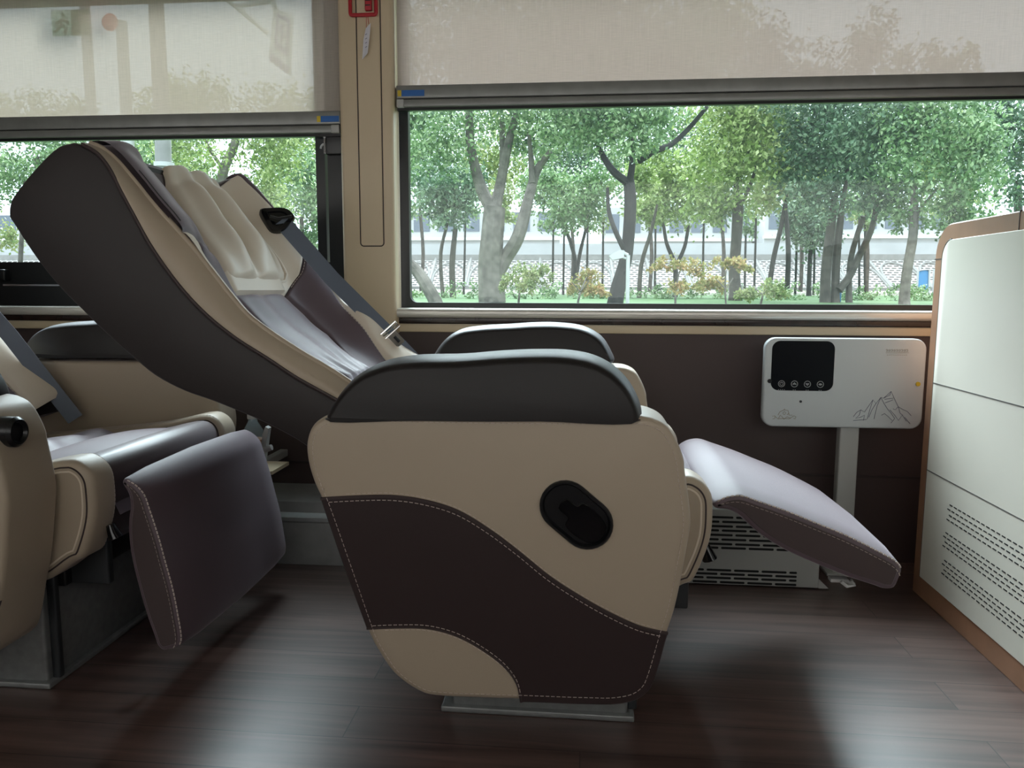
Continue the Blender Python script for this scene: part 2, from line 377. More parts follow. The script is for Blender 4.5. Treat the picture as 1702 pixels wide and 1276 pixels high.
# sill rails
def rail(x0, x1, y0, y1, z0, z1, name, m, bev):
    return tag(MB().box(x0, x1, y0, y1, z0, z1, bev).build(name, m), kind='structure')
rail(XL, 1.95, YW-.045, YW+.02, .716, .744, 'trim_1', 'bronze_rail', .010)
rail(XL, 1.95, YW-.022, YW, .697, .718, 'trim_2', 'wood_strip', .004)
rail(XL, 1.95, YW-.014, YW, .672, .697, 'trim_3', 'beige_plastic', .003)
# heater duct along the foot of the wall
prof = [(2.10, .0), (2.10, .125), (2.092, .132), (2.094, .142), (2.104, .146), (2.115, .152), (2.12, .182), (2.135, .186), (2.298, .19), (2.298, 0)]
mb = MB().rings([[(x, y, z) for y, z in prof] for x in (XL+.005, .13)])
tag(mb.build('baseboard_back', 'duct_metal'), kind='structure')
# pillar between the windows
PIL = empty('trim_5', (-.645, 2.25, .68), None, None); PIL['kind'] = 'structure'
MB().box(-.722, -.562, 2.245, 2.31, .664, 1.95, .014).build('pillar', 'beige_plastic', PIL)
gx = [at(598, 330, 2.245)[0], at(637, 330, 2.245)[0]]; gz = at(617, 409, 2.245)[2]
rr = roundrect(gx[0], gx[1], gz, 1.9, .010)
MB().tube([(p[0], 2.2445, p[1]) for p in rr], .0016, 6, True).build('groove', 'dark_piping', PIL)
plate(MB(), offset(rr, -.002), 2.2435, 2.26, .001).build('cover_strip', 'beige_plastic', PIL)
# ------------------------------------------------------------------ windows
W2 = empty('window_2', (.67, 2.33, .745), None, None); W2['kind'] = 'structure'
ou = roundrect(-.56, 1.9, .744, 1.72, .002); inn = roundrect(-.536, 1.87, .760, 1.70, .022)
frame_mb(MB(), ou, inn, 2.318, 2.345).build('window_frame', 'black_frame', W2)
MB().box(-.552, 1.89, 2.334, 2.338, .75, 1.71).build('window_pane', 'window_glass', W2, smooth=False)
MB().box(-.562, -.557, 2.29, 2.318, .745, 1.72).build('edge_strip', 'chrome', W2, smooth=False)
W1 = empty('window_1', (-1.56, 2.33, .745), None, None); W1['kind'] = 'structure'
mb = MB().box(-2.4, -.73, 2.30, 2.345, .744, .815).box(-2.4, -.73, 2.315, 2.35, .815, .881).box(-2.4, -2.33, 2.31, 2.35, .88, 1.72).box(-2.4, -.73, 2.31, 2.35, 1.66, 1.72)
mb.box(-.818, -.790, 2.31, 2.35, .881, 1.66).box(-.780, -.726, 2.305, 2.35, .815, 1.66)
mb.build('window_frame', 'black_frame', W1, smooth=False)
MB().box(-2.35, -.80, 2.334, 2.338, .86, 1.68).build('window_pane', 'window_glass', W1, smooth=False)
MB().box(-1.848, -.74, 2.297, 2.301, .806, .811).build('edge_strip', 'chrome', W1, smooth=False)
MB().box(-1.90, -1.835, 2.29, 2.318, .822, .858, .004).build('slide_stop', 'black_plastic', W1)
lk = MB().box(-.778, -.730, 2.285, 2.306, 1.196, 1.30, .003).build('latch_box', 'black_plastic', W1)
MB().box(-.783, -.777, 2.283, 2.306, 1.198, 1.30).build('latch_edge', 'chrome', lk, smooth=False)
c = at(540, 243, 2.29)
MB().tube([(c[0]+.012*math.cos(a), 2.288, c[2]+.012*math.sin(a)-.006) for a in np.linspace(R(80), R(185), 8)], .003, 6).build('latch_hook', 'white_plastic', lk)
# stickers on the outside of the left pane, seen faintly through the shade
st = empty('exit_sticker', at(110, 40, 2.345), 'green and white running-man exit sticker on the left window behind the shade', 'sticker')
a, b = at(86, 18, 2.345), at(121, 60, 2.345)
plate(MB(), roundrect(a[0], b[0], b[2], a[2], .003), 2.341, 2.343, .0003).build('pictogram_panel', 'vinyl_white', st)
c0 = [(b[0]+.004, a[2]-.004)]
plate(MB(), roundrect(b[0], at(150, 40, 2.345)[0], b[2], a[2], .003), 2.341, 2.343, .0003).build('text_panel', 'vinyl_green', st)
def pxt(path, Y, r_, mb, closed=False): mb.tube([at(x, y, Y) for x, y in path], r_, 6, closed)
mb = MB()
for pth in ([(104, 30), (101, 42), (110, 48), (108, 57)], [(101, 42), (95, 50), (90, 54)], [(103, 33), (112, 36), (114, 41)], [(103, 33), (96, 37), (94, 42)]): pxt(pth, 2.340, .004, mb)
c = at(105, 25, 2.340); mb.tube([(c[0]-.004, 2.34, c[2]), (c[0]+.004, 2.34, c[2])], .006, 8)
mb.build('running_man', 'vinyl_green', st)
mb = MB()
for yy in (26, 36, 46):
    for xx in range(125, 147, 6): pxt([(xx, yy), (xx+3.5, yy)], 2.340, .0025, mb)
mb.build('sticker_text', 'vinyl_white', st)
c = at(183, 37, 2.343)
tag(MB().tube([(c[0], 2.341, c[2]), (c[0], 2.3435, c[2])], .026, 28).build('round_red_sticker', 'vinyl_red'), 'round red sticker beside the exit sticker on the left window', 'sticker')

# ------------------------------------------------------------------ roller shades
def shade(x0, x1, z_fab, z_bot, name_label, m, sticker_x, endcap_x):
    r_ = empty('roller_shade', ((x0+x1)/2, 2.28, z_bot), name_label, 'window shade')
    MB().grid(lambda u, v: (u, 2.28, v), np.linspace(x0, x1, 12), np.linspace(z_fab-.004, 1.93, 6)).build('shade_fabric', m, r_, smooth=False)
    h = z_fab-z_bot
    bar = MB().box(x0-.002, x1+.002, 2.266, 2.290, z_bot+h*.43, z_fab, .003).build('bottom_bar', 'aluminium', r_)
    MB().box(x0, x1, 2.262, 2.292, z_bot+h*.06, z_bot+h*.38, .003).build('grip_rail', 'aluminium', r_)
    MB().box(x0, x1, 2.272, 2.289, z_bot-.004, z_bot+h*.47).build('rubber_seal', 'black_plastic', r_, smooth=False)
    s0, s1 = sticker_x; zc = z_bot+h*.66
    lb = MB().box(s0, s1, 2.2648, 2.2662, zc-.009, zc+.008).build('label', 'label_blue', bar, smooth=False)
    MB().box(s0, s0+.011, 2.2644, 2.2652, zc-.009, zc+.008).build('label_patch', 'label_yellow', bar, smooth=False)
    MB().box(*endcap_x, 2.260, 2.291, z_bot+h*.05, z_bot+h*.39, .002).build('end_cap', 'grey_paint', r_)
    return r_
shade(-2.36, -.727, 1.317, 1.2495, 'beige roller shade over the left window, pulled down behind the tall seat back', 'shade_cloth_pale', (-.795, -.729), (-.752, -.728))
shade(-.556, 1.86, 1.384, 1.3185, 'beige roller shade over the right window above the trees, right of the pillar', 'shade_cloth', (-.553, -.475), (-.556, -.535))

# ------------------------------------------------------------------ emergency hammer with tag
Y = 2.236
hm = empty('emergency_hammer', at(604, 10, Y), 'red emergency hammer holder at the top of the beige pillar', 'hammer')
a, b = at(581, -40, Y), at(625, 24, Y)
ro = roundrect(a[0], b[0], b[2], a[2], .006)
MB().tube([(p[0], Y, p[1]) for p in ro], .0055, 8, True).build('holder_frame', 'red_plastic', hm)
c, d = at(606, -40, Y), at(616, 18, Y)
MB().box(c[0], d[0]+.004, Y-.006, Y+.006, d[2], c[2], .003).build('handle', 'red_plastic', hm)
mb = MB()
for yy in (-8, 0, 8): q = at(611, yy, Y-.008); mb.box(q[0]-.007, q[0]+.007, Y-.008, Y, q[2]-.0015, q[2]+.0015, .0006)
mb.build('grip_ribs', 'dark_piping', hm)
tg = empty('paper_tag', at(609, 70, Y-.004), 'white paper tag hanging on a thread under the red hammer holder', 'tag')
q = [at(616, 38, Y-.006), at(614, 62, Y-.008), at(611, 88, Y-.004), at(602, 99, Y-.012), at(604, 66, Y-.012), at(608, 47, Y-.01)]
mb = MB(); v = [p for p in q]+[p+np.array([0, .0012, 0]) for p in q]
mb.add(v, [(0, 1, 2, 3, 4, 5), (11, 10, 9, 8, 7, 6)]+[(i, (i+1) % 6, 6+(i+1) % 6, 6+i) for i in range(6)]); mb.build('tag_card', 'paper_tag', tg, smooth=False)
mb = MB(); pxt([(611, 24), (613, 40)], Y-.004, .0008, mb); pxt([(609, 24), (609, 48)], Y-.004, .0008, mb); mb.build('thread', 'red_plastic', tg)
mb = MB()
for yy in (56, 63, 70, 77): pxt([(607, yy+2), (610, yy)], Y-.0125, .0007, mb)
mb.build('tag_text', 'ink_blue', tg)

# ------------------------------------------------------------------ massage seat
SEAT = empty('massage_seat', (-.1, 1.65, 0), 'reclined beige and brown massage seat with raised leg rest, in the middle', 'seat', 'massage seats')
# arms -------------------------------------------------
A0, A1 = 1.20, 1.335; B0, B1 = 1.985, 2.09
arm_px = [(556,687),(533.5,695),(517,709),(508,734),(509,763),(519,800),(533.5,833),(570,935),(607.6,1043),(614,1060),(632,1092),(652,1120),(676,1140),(704,1155.5),(724,1159.5),(790,1163),(868,1165.5),(979,1169.5),(1023,1169.5),(1059,1161.5),(1079,1145.5),(1089,1123.6),(1109,1055.7),(1123,1011.7),(1143,912),(1149,872),(1147,840),(1139,780),(1138,767),(1126,734),(1110,709),(1089,697),(1066,692),(950,691),(800,690),(680,688)]
arm_poly = catmull(xz(arm_px, A0), 5)
c1 = catmull(xz([(533.5,828.6),(603,825),(657,825),(710,833),(760,849),(809,878),(859,915),(912,958),(966,993),(1011,1018),(1059,1040),(1091,1048.5),(1110,1052)], A0), 5, False)
c2 = catmull(xz([(610,1043.7),(660,1041.7),(712,1043),(760,1055.7),(804,1079.6),(840,1107.6),(860,1135.6),(867,1166)], A0), 5, False)
low = catmull(xz([(867,1165.5),(979,1169.5),(1023,1169.5),(1059,1161.5),(1079,1145.5),(1089,1123.6),(1109,1052)], A0), 5, False)
lft = catmull(xz([(533.5,829),(570,935),(610,1044)], A0), 5, False)
panel = [tuple(p) for p in c1[::-1]]+[tuple(p) for p in lft[1:]]+[tuple(p) for p in c2[1:]]+[tuple(p) for p in low[1:-1]]
pad_px = [(555,687),(558,676),(575,647.6),(603,619),(636,602),(677.5,593),(768,590),(830,585),(891,582.6),(945,584),(986,592),(1019,608.5),(1044,633),(1060,662),(1066,684.6),(1064,691),(900,691),(700,689)]
padspec = lambda y0, y1: [(y0, -.017), (y0+.003, -.011), (y0+.012, -.006), (y0+.035, -.001), ((y0+y1)/2, .001), (y1-.035, -.001), (y1-.012, -.006), (y1-.003, -.011), (y1, -.017)]
def make_arm(y0, y1, pad_poly, near):
    arm = prism(MB(), arm_poly, rounded(y0, y1, .012)).build('armrest', 'beige_leather', SEAT)
    P = np.array(pad_poly); zb = P[:, 1].min(); rings = []
    for Y, d in padspec(y0-.006, y1+.006):
        q = offset(pad_poly, d); k = np.clip((P[:, 1]-zb-.006)/.015, 0, 1); q[:, 1] = P[:, 1]*(1-k)+q[:, 1]*k
        rings.append([(p[0], Y, p[1]) for p in q])
    pd = MB().rings(rings).build('arm_pad', 'pad_leather', arm)
    tag(pd, 'dark brown padded arm top')
    return arm
arm = make_arm(A0, A1, catmull(xz(pad_px, 1.255), 5), True)
pn = plate(MB(), panel, A0-.0025, A0+.02, .0015).build('side_panel', 'plum_leather', arm); tag(pn, 'dark plum wave panel')
mb = MB()
y = A0-.0032
for cv, dz in ((c1, -.006), (c2, .005)):
    mb.dashes([(p[0], y, p[1]+dz) for p in cv[1:-1]], .0006)
ap = offset(arm_poly, -.0125)
mb.dashes([(p[0], A0-.0002 if not (.13 < p[1] < .48) else y, p[1]) for p in ap], .0005)
for cv, dz in ((c1, .0055), (c2, -.005)):
    mb.dashes([(p[0], A0-.0002, p[1]+dz) for p in cv[3:-3]], .0005)
mb.build('stitching', 'pale_thread', arm)
mb = MB()
for cv in (c1, c2): mb.tube([(p[0], A0-.0005, p[1]) for p in cv], .0028, 6)
mb.build('piping', 'dark_piping', arm)
# recline handle cup
def capsule(p, q, r_, n=14):
    p, q = np.array(p), np.array(q); d = q-p; a0 = math.atan2(d[1], d[0]); out = []
    for i in range(n+1): a = a0-math.pi/2+math.pi*i/n; out.append((q[0]+r_*math.cos(a), q[1]+r_*math.sin(a)))
    for i in range(n+1): a = a0+math.pi/2+math.pi*i/n; out.append((p[0]+r_*math.cos(a), p[1]+r_*math.sin(a)))
    return out
p0, p1 = xz([(940, 839.5), (976, 870)], A0)
r_ = .0415
cap = capsule(p0, p1, r_)
mb = MB(); mb.rings([[(p[0], Y, p[1]) for p in offset(cap, d)] for Y, d in ((A0+.001, 0), (A0-.005, 0), (A0-.0075, -.002), (A0-.0075, -.005), (A0-.001, -.008))])
hc = mb.build('recline_handle', 'black_plastic', arm); tag(hc, 'black recessed oval handle')
d = np.array(p1)-np.array(p0); d /= np.linalg.norm(d); e = np.array([-d[1], d[0]]); P0 = np.array(p0)
def hp(a, b): return tuple(P0+d*a+e*b)
lev = catmull([hp(-.006, .010), hp(.014, .012), hp(.018, .022), hp(.050, .024), hp(.072, .016), hp(.078, 0), hp(.072, -.018), hp(.050, -.026), hp(.020, -.024), hp(.016, -.012), hp(-.006, -.010)], 3)
plate(MB(), lev, A0-.0052, A0-.001, .001).build('lever', 'black_gloss', hc)
# far arm
farpad_px = [(720,592),(724,583),(740,563),(765,548),(800,542),(850,539),(890,536.5),(930,537),(970,543),(1000,560),(1016,585),(1021,600),(1015,603),(880,602),(740,600)]
arm2 = make_arm(B0, B1, catmull(xz(farpad_px, B0+.02), 5), False)
MB().tube([(p[0], B0-.004, p[1]) for p in catmull(xz([(728,590),(745,570),(770,557),(830,552),(900,549),(960,553),(990,570),(1010,592)], B0-.004), 4, False)], .0012, 5).build('piping', 'dark_piping', arm2)
# pedestal ----------------------------------------------
pdm = MB().box(-.245, .088, 1.372, 1.93, 0, .20, .006).box(-.265, .10, 1.36, 1.945, 0, .012, .003)
pd = pdm.build('pedestal', 'grey_metal', SEAT)
MB().box(.0885, .106, 1.385, 1.40, .012, .24, .003).build('corner_post', 'dark_metal', pd)
MB().box(-.42, .12, 1.40, 1.90, .20, .252, .004).build('under_frame', 'black_plastic', SEAT)
# seat cushion ------------------------------------------
bol = catmull([(-.35,.36),(-.33,.398),(-.2,.418),(.05,.448)]+xz([(1144,792),(1164,799),(1177,810.7),(1185,827),(1186.7,853),(1182.7,896),(1164,946.7),(1150.7,969),(1134.7,975.5)], 1.345)+[(.10,.226),(-.2,.24),(-.33,.27)], 5)
cush = prism(MB(), offset(bol, -.012), [(1.425, -.004), (1.44, 0), (1.65, .004), (1.865, 0), (1.88, -.004)]).build('seat_cushion', 'brown_leather', SEAT)
for y0, y1 in ((1.345, 1.425), (1.88, 1.96)):
    sb = prism(MB(), bol, rounded(y0, y1, .016)).build('side_bolster', 'beige_leather', cush); tag(sb, 'beige side bolster')
    yy = y0-.0005
    for dd, rad, mt in ((-.014, .0022, 'dark_piping'), (-.022, .0026, 'cream_leather'), (-.028, .0016, 'dark_piping')):
        of = offset(bol, dd); sel = [p for p in of if p[0] > -.40 and p[1] > .245]
        MB().tube([(p[0], yy+.002, p[1]) for p in sel], rad, 6).build('piping', mt, sb)
    MB().dashes([(p[0], y1-.010 if y0 < 1.5 else y0+.010, p[1]) for p in offset(bol, .0004 if 0 else -.0012) if p[0] > -.40 and p[1] > .26], .0007).build('stitching', 'pale_thread', sb)
def sm(x):
    x = min(max(x, 0.), 1.); return x*x*(3-2*x)
# front roll and ruched mat on the cushion (grid pads)
def zc_top(x): return np.interp(x, [-.44, -.2, .05, .16, .20, .23], [.376, .406, .437, .447, .44, .40])
def roll(u, v):
    X = -.085+.31*u; Yv = 1.432+.44*v; s = math.sin(math.pi*min(max(u, 0), 1))**.6; q = math.sin(math.pi*v)**.45 if 0 < v < 1 else 0
    return (X, Yv, zc_top(X)-.012+.034*s*q - (.05*max(0, u-.8)/.2 if u > .8 else 0))
MB().grid(roll, np.linspace(0, 1, 22), np.linspace(0, 1, 26)).build('front_roll', 'mauve_leather', cush)
def mat_(u, v):
    X = -.44+.44*u; Yv = 1.45+.40*v
    rip = .007*math.sin(9*v+3*math.sin(5*u+2*v))*math.sin(math.pi*u)+.006*math.sin(23*v+5*u)*u
    k = 1-sm((u-.80)/.2)
    return (X, Yv, zc_top(X)-.012+k*(.021+.018*math.sin(math.pi*v)**.5*(.4+.6*u)+rip))
MB().grid(mat_, np.linspace(0, 1, 40), np.linspace(0, 1, 60)).build('ruched_mat', 'mat_leather', cush)
# leg rest ----------------------------------------------
LX, LZ = .238, .417
lr_px = [(1186,838),(1197.6,829),(1214,823.5),(1233,822.7),(1261,831.7),(1308,848),(1355,867),(1402,886),(1449,909),(1494,935),(1500,947),(1496,961),(1487,977.5),(1473,980),(1454,974),(1414,961),(1355,937.5),(1308,916),(1273,895),(1249,876),(1233,860),(1214,849),(1190,845)]
lr_poly = catmull(xz(lr_px, 1.38), 5)
LR = prism(MB(), lr_poly, [(1.38, -.006), (1.3825, -.002), (1.388, 0), (1.46, .006), (1.65, .010), (1.84, .006), (1.912, 0), (1.9175, -.002), (1.92, -.006)]).build('leg_rest', 'mauve_leather', SEAT, org=(LX, 1.65, LZ))
top = catmull(xz([(1190,836),(1197.6,830),(1214,825),(1233,824.5),(1261,833.5),(1308,850),(1355,869),(1402,888),(1449,911),(1492,936),(1500,950)], 1.38), 5, False)
ed = offset(lr_poly, -.0018)[3:50]
mb = MB().dashes([(p[0], 1.3812, p[1]) for p in ed], .0015, .0060, .0025); mb.build('stitching', 'pale_thread', LR); mb = MB()
mb.dashes([(p[0]-.002, 1.3792, p[1]-.011) for p in top[6:]], .0008)
mb.build('stitching', 'pale_thread', LR)
lp = offset(lr_poly, -.0035); lpside = plate(MB(), [tuple(p) for p in offset(lr_poly, -.009)], 1.3788, 1.40, .001).build('side_facing', 'brown_leather', LR)
q0, q1 = at(1398, 962, 1.45), at(1410, 967, 1.45)
mb = MB(); mb.box(q0[0]-.022, q0[0]+.012, 1.44, 1.46, q0[2]-.004, q0[2]+.003, .002); mb.tube([q0, q1, at(1420, 971, 1.45)], .004, 8); mb.build('hook_clip', 'white_plastic', LR)
mb = MB(); mb.tube([at(1398, 966, 1.43), at(1408, 974, 1.43), at(1420, 972, 1.43), at(1414, 964, 1.43)], .0035, 8); mb.build('hook_clip', 'white_plastic', LR)
# hinge gear under the front
for y_ in (1.42, 1.86): MB().box(.08, .20, y_, y_+.02, .20, .40, .004).build('hinge_plate', 'dark_metal', SEAT)
q = at(1180, 925, 1.40)
MB().tube([(q[0]-.01, 1.40, q[2]+.022), (q[0], 1.40, q[2]-.005)], [.008, .014], 10).build('release_knob', 'black_gloss', SEAT)

# backrest ----------------------------------------------
Y0, Y1 = 1.345, 1.975; YA, YB = 1.375, 1.95
PIV = (-.36, 1.65, .44)
Lpx = [(700,725),(640,681),(580,636),(543,612),(494,583),(453,557),(411,525),(379,488),(350,451),(321,414),(292,381),(255,340),(222,299),(189,262),(169,247),(148,238)]
Dpx = [(690,752),(630,710),(564,667),(494,628),(444,595),(395,564),(350,529),(313,492),(280,451),(247,402),(222,356),(202,319),(181,278),(160,253),(136,240)]
Rpx = [(120,236),(95,243),(60,275),(25,318),(15,335),(13,360),(20,372),(62,435),(110,500),(136,508.6+24),(165,541.6+16),(214,589+10),(255,624+4),(304.5,650),(350,665),(395,683.5),(448.6,708),(508,742),(560,790),(620,800),(680,775)]
Rpx = [(120,236),(95,243),(60,275),(25,318),(15,335),(13,360),(20,372),(62,435),(100,481),(136,517),(165,546),(214,590),(255,624),(304.5,650),(350,666),(395,684),(448.6,708),(508,742),(560,790),(620,800),(680,775)]
D3 = catmull(xz(Dpx, Y0), 4, False); R3 = catmull(xz(Rpx, Y0), 4, False)
Lc = np.array(catmull(xz(Lpx, YA), 6, False))
Td = np.r_[0, np.cumsum(np.linalg.norm(np.diff(Lc, axis=0), axis=1))]; Tl = Td/Td[-1]
def sm(x):
    x = min(max(x, 0.), 1.); return x*x*(3-2*x)
def Lp(t): return np.array([np.interp(t, Tl, Lc[:, 0]), np.interp(t, Tl, Lc[:, 1])])
def Ln(t):
    e = Lp(min(t+.035, 1))-Lp(max(t-.035, 0)); e /= np.linalg.norm(e); return np.array([e[1], -e[0]])
def h_of(t, s):
    flat = sm(s/.14)*sm((1-s)/.2)
    rec = (.06-.02*sm((t-.55)/.15))*(1-.8*sm((t-.93)/.07))
    b1 = math.exp(-((s-.13)/.11)**2); b2 = math.exp(-((s-.91)/.09)**2)
    wg = .045*sm((t-.62)/.15)*sm((1.0-t)/.06+.3)
    lo = sm((t-.2)/.2)*(1-sm((t-.6)/.15))
    return -rec*flat+wg*(b1+b2)+lo*(.010*b1+.030*b2)
def S(t, s, up=0):
    p = Lp(t)+Ln(t)*(h_of(t, s)+up); return (p[0], YA+(YB-YA)*s, p[1])
mb = MB()
cheek = [tuple(p) for p in D3]+[tuple(p) for p in R3]
prism(mb, cheek, [(Y0, -.007), (Y0+.002, -.003), (Y0+.007, 0), (Y0+.028, 0)])
prism(mb, cheek, [(Y1-.028, 0), (Y1-.007, 0), (Y1-.002, -.003), (Y1, -.007)])
deep = [tuple(Lp(t)-Ln(t)*.075) for t in np.linspace(0, .93, 40)]+[(D3[-1][0], D3[-1][1]-.006)]
mid = deep+[tuple(p) for p in R3]
prism(mb, mid, [(Y0+.027, 0), (Y1-.027, 0)])
BK = mb.build('backrest', 'shell_cover', SEAT, org=PIV)
tag(BK, 'dark brown backrest shell')
# beige band between shell side and front lip, both sides
Dd = np.array(D3); Dl = np.r_[0, np.cumsum(np.linalg.norm(np.diff(Dd, axis=0), axis=1))]; Dl /= Dl[-1]
def Dp(t): return np.array([np.interp(t, Dl, Dd[:, 0]), np.interp(t, Dl, Dd[:, 1])])
for ys, yl in ((Y0, YA), (Y1, YB)):
    sg = 1 if ys < yl else -1
    def band(t, u):
        a, b = Dp(t), Lp(t); n = Ln(t); p = a+(b-a)*u
        y = ys+(yl-ys)*(u**2.2); bul = .006*math.sin(math.pi*u)
        if u > .99: pass
        return (p[0], y-sg*bul*.6, p[1])
    mb = MB(); us = list(np.linspace(0, 1, 9))
    mb.grid(band, np.linspace(0, 1, 90), us)
    # lip roll
    mb.tube([(Lp(t)[0], yl+sg*.004, Lp(t)[1]) for t in np.linspace(0, 1, 90)], .006, 10)
    bd = mb.build('side_band', 'beige_leather', BK); tag(bd, 'beige band along the front edge')
    MB().tube([(Dp(t)[0], ys-sg*.0005, Dp(t)[1]) for t in np.linspace(0, 1, 90)], .0035, 8).build('piping', 'dark_piping', BK)
# base of the front surface
MB().grid(lambda t, s: S(t, s, -.006), np.linspace(0, 1, 80), np.linspace(0, 1, 50)).build('front_base', 'brown_leather', BK)
def strip(name, t0, t1, fa, fb, m, puff=.006, nt_=60, ns=24, extra=None, parent=None, lift=0, label=None, hard0=False):
    ia = lambda t: np.interp(t, [p[0] for p in fa], [p[1] for p in fa]); ib = lambda t: np.interp(t, [p[0] for p in fb], [p[1] for p in fb])
    def fn(u, v):
        t = t0+(t1-t0)*u; s = ia(t)+(ib(t)-ia(t))*v
        e = min(1, ((1-v if hard0 else min(v, 1-v))/.10))*min(1, min(u, 1-u)/.05); e = math.sqrt(max(0, 1-(1-e)**2))
        up = -.004+(puff+.004)*e+lift*e
        if extra: up += extra(u, v)*e
        return S(t, s, up)
    o = MB().grid(fn, np.linspace(0, 1, nt_), np.linspace(0, 1, ns)).build(name, m, parent or BK)
    if label: tag(o, label)
    return o
C = lambda v: [(0, v), (1, v)]
# near side
strip('wing', .71, .999, C(.0), C(.30), 'mat_leather', .004, label='brown head wing', hard0=True)
strip('side_bolster', .0, .715, C(.0), C(.13), 'cream_leather', .004, label='cream inner lip', hard0=True)
strip('side_bolster', .0, .715, C(.13), [(0, .40), (.26, .40), (.355, .36), (.44, .35), (.52, .32), (.6, .30), (.72, .28)], 'mauve_leather', .005)
# centre
matL = [(0, .40), (.26, .40), (.355, .36), (.44, .35), (.52, .32), (.59, .30)]; matR = [(0, .69), (.275, .69), (.33, .70), (.435, .80), (.515, .79), (.585, .75)]
def wr1(u, v): return .006*math.sin(5*v*math.pi+4*u)*math.exp(-((u-.35)/.35)**2)*(.5+.5*math.cos(6*u))
def wr(u, v):
    k = -.010*math.exp(-((u-.43)/.02)**2)                    # cross seam
    return k+.003*math.sin(2*math.pi*(2.2*v+.6*u))+.002*math.sin(2*math.pi*(5*v-1.2*u)+1)*math.exp(-((u-.43)/.2)**2)
strip('lumbar_mat', 0, .592, matL, matR, 'mat_leather', .010, 90, 40, wr, label='mauve lumbar mat with a cross seam')
strip('mat_edge', .588, .655, C(.28), C(.77), 'cream_leather', .011, 12, 30)
def pw(u, v):
    f = .022*math.exp(-((v-.28)/.13)**2)+.026*math.exp(-((v-.66)/.15)**2)-.010*math.exp(-((v-.46)/.05)**2)-.008*math.exp(-((v-.88)/.04)**2)
    f += .004*math.sin(26*v+2*u)*math.exp(-(u/.16)**2)
    return 1.35*f*(.35+.65*sm(u/.35))*(1-.75*sm((u-.72)/.28))-.010*math.exp(-((u-.45)/.10)**2-((v-.44)/.10)**2)
PL = strip('headrest_pillow', .622, 1.0, [(.6, .30), (.69, .285), (.74, .30), (.86, .36), (1, .42)], [(.6, .80), (.715, .825), (.86, .83), (1, .80)], 'cream_leather', .016, 60, 60, pw, label='puffy cream headrest pillow')
edge = [S(.624, s, .004) for s in np.linspace(.31, .79, 20)]+[S(t, .815, .006) for t in np.linspace(.64, .74, 8)]
MB().tube(edge, .004, 8).build('piping', 'cream_leather', PL)
# far side
fin = [(.58, .75), (.61, .83), (.625, .87), (.675, .93), (.725, .955), (.78, .95), (.87, .925), (1, .90)]
strip('wing', .585, .97, [(.58, .72), (.62, .74), (1, .80)], fin, 'cream_leather', .005, 60, 24, label='cream inner side of the far head wing')
strip('wing', .70, .999, fin, C(.995), 'mauve_leather', .005, 40, 14, label='brown outer edge of the far head wing')
fbl = [(0, .87), (.265, .87), (.38, .905), (.445, .92), (.515, .935), (.575, .95), (.61, .965), (.70, .98)]
sdl = [(0, .69), (.275, .69), (.33, .71), (.435, .80), (.515, .80), (.58, .76), (.61, .84), (.625, .88), (.675, .94), (.71, .96)]
strip('side_bolster', 0, .705, sdl, fbl, 'mauve_leather', .006, 80, 24)
def wr2(u, v): return .007*math.sin(22*u+3*v)*math.exp(-((u-.62)/.22)**2)*(1-.5*v)
strip('side_bolster', 0, .66, fbl, C(.995), 'cream_leather', .010, 90, 20, wr2, label='cream wrinkled outer bolster')
mb = MB(); mb.dashes([S(t, np.interp(t, [p[0] for p in fbl], [p[1] for p in fbl])-.012, .007) for t in np.linspace(.05, .62, 60)], .0009); mb.build('stitching', 'pale_thread', BK); mb = MB()
mb.dashes([S(t, np.interp(t, [p[0] for p in fin], [p[1] for p in fin])+.004, .006) for t in np.linspace(.6, .9, 40)], .0008)
mb.build('stitching', 'pale_thread', BK)
# dark slit at the near head wing
MB().tube([S(t, .012, .004) for t in np.linspace(.735, .88, 20)], .0012, 6).build('slit', 'black_plastic', BK)
# seat belt --------------------------------------------
BELT = bpy.data.objects.new('seat_belt', None); COL.objects.link(BELT); BELT.parent = BK; BELT.location = (0, 0, 0); ORG[BELT.name] = Vector(PIV)
def ribbon(mb, pts, wid, wdir, th=.0015):
    P = [np.array(p, float) for p in pts]; v = []
    for i, p in enumerate(P):
        t = P[min(i+1, len(P)-1)]-P[max(i-1, 0)]; t /= np.linalg.norm(t)
        wv = np.array(wdir, float); wv -= t*(wv@t); wv /= np.linalg.norm(wv); n = np.cross(t, wv)
        for a, b in ((-1, -1), (1, -1), (1, 1), (-1, 1)): v.append(p+wv*wid/2*a+n*th/2*b)
    f = []
    for i in range(len(P)-1):
        for k in range(4): f.append((i*4+k, i*4+(k+1) % 4, (i+1)*4+(k+1) % 4, (i+1)*4+k))
    f += [(0, 1, 2, 3), tuple(len(v)-4+k for k in range(4))]
    return mb.add(v, f)
b0, b1_, b2_, b3 = at(467, 366, 1.875), at(551, 462, 1.90), at(646, 556, 1.925), at(700, 612, 1.93)
WD = (.62, .42, .62)
ribbon(MB(), [b0+(b1_-b0)*k/6 for k in range(7)]+[b1_+(b2_-b1_)*k/6 for k in range(1, 7)]+[b2_+(b3-b2_)*k/3 for k in range(1, 8)], .041, WD).build('belt_strap', 'webbing', BELT)
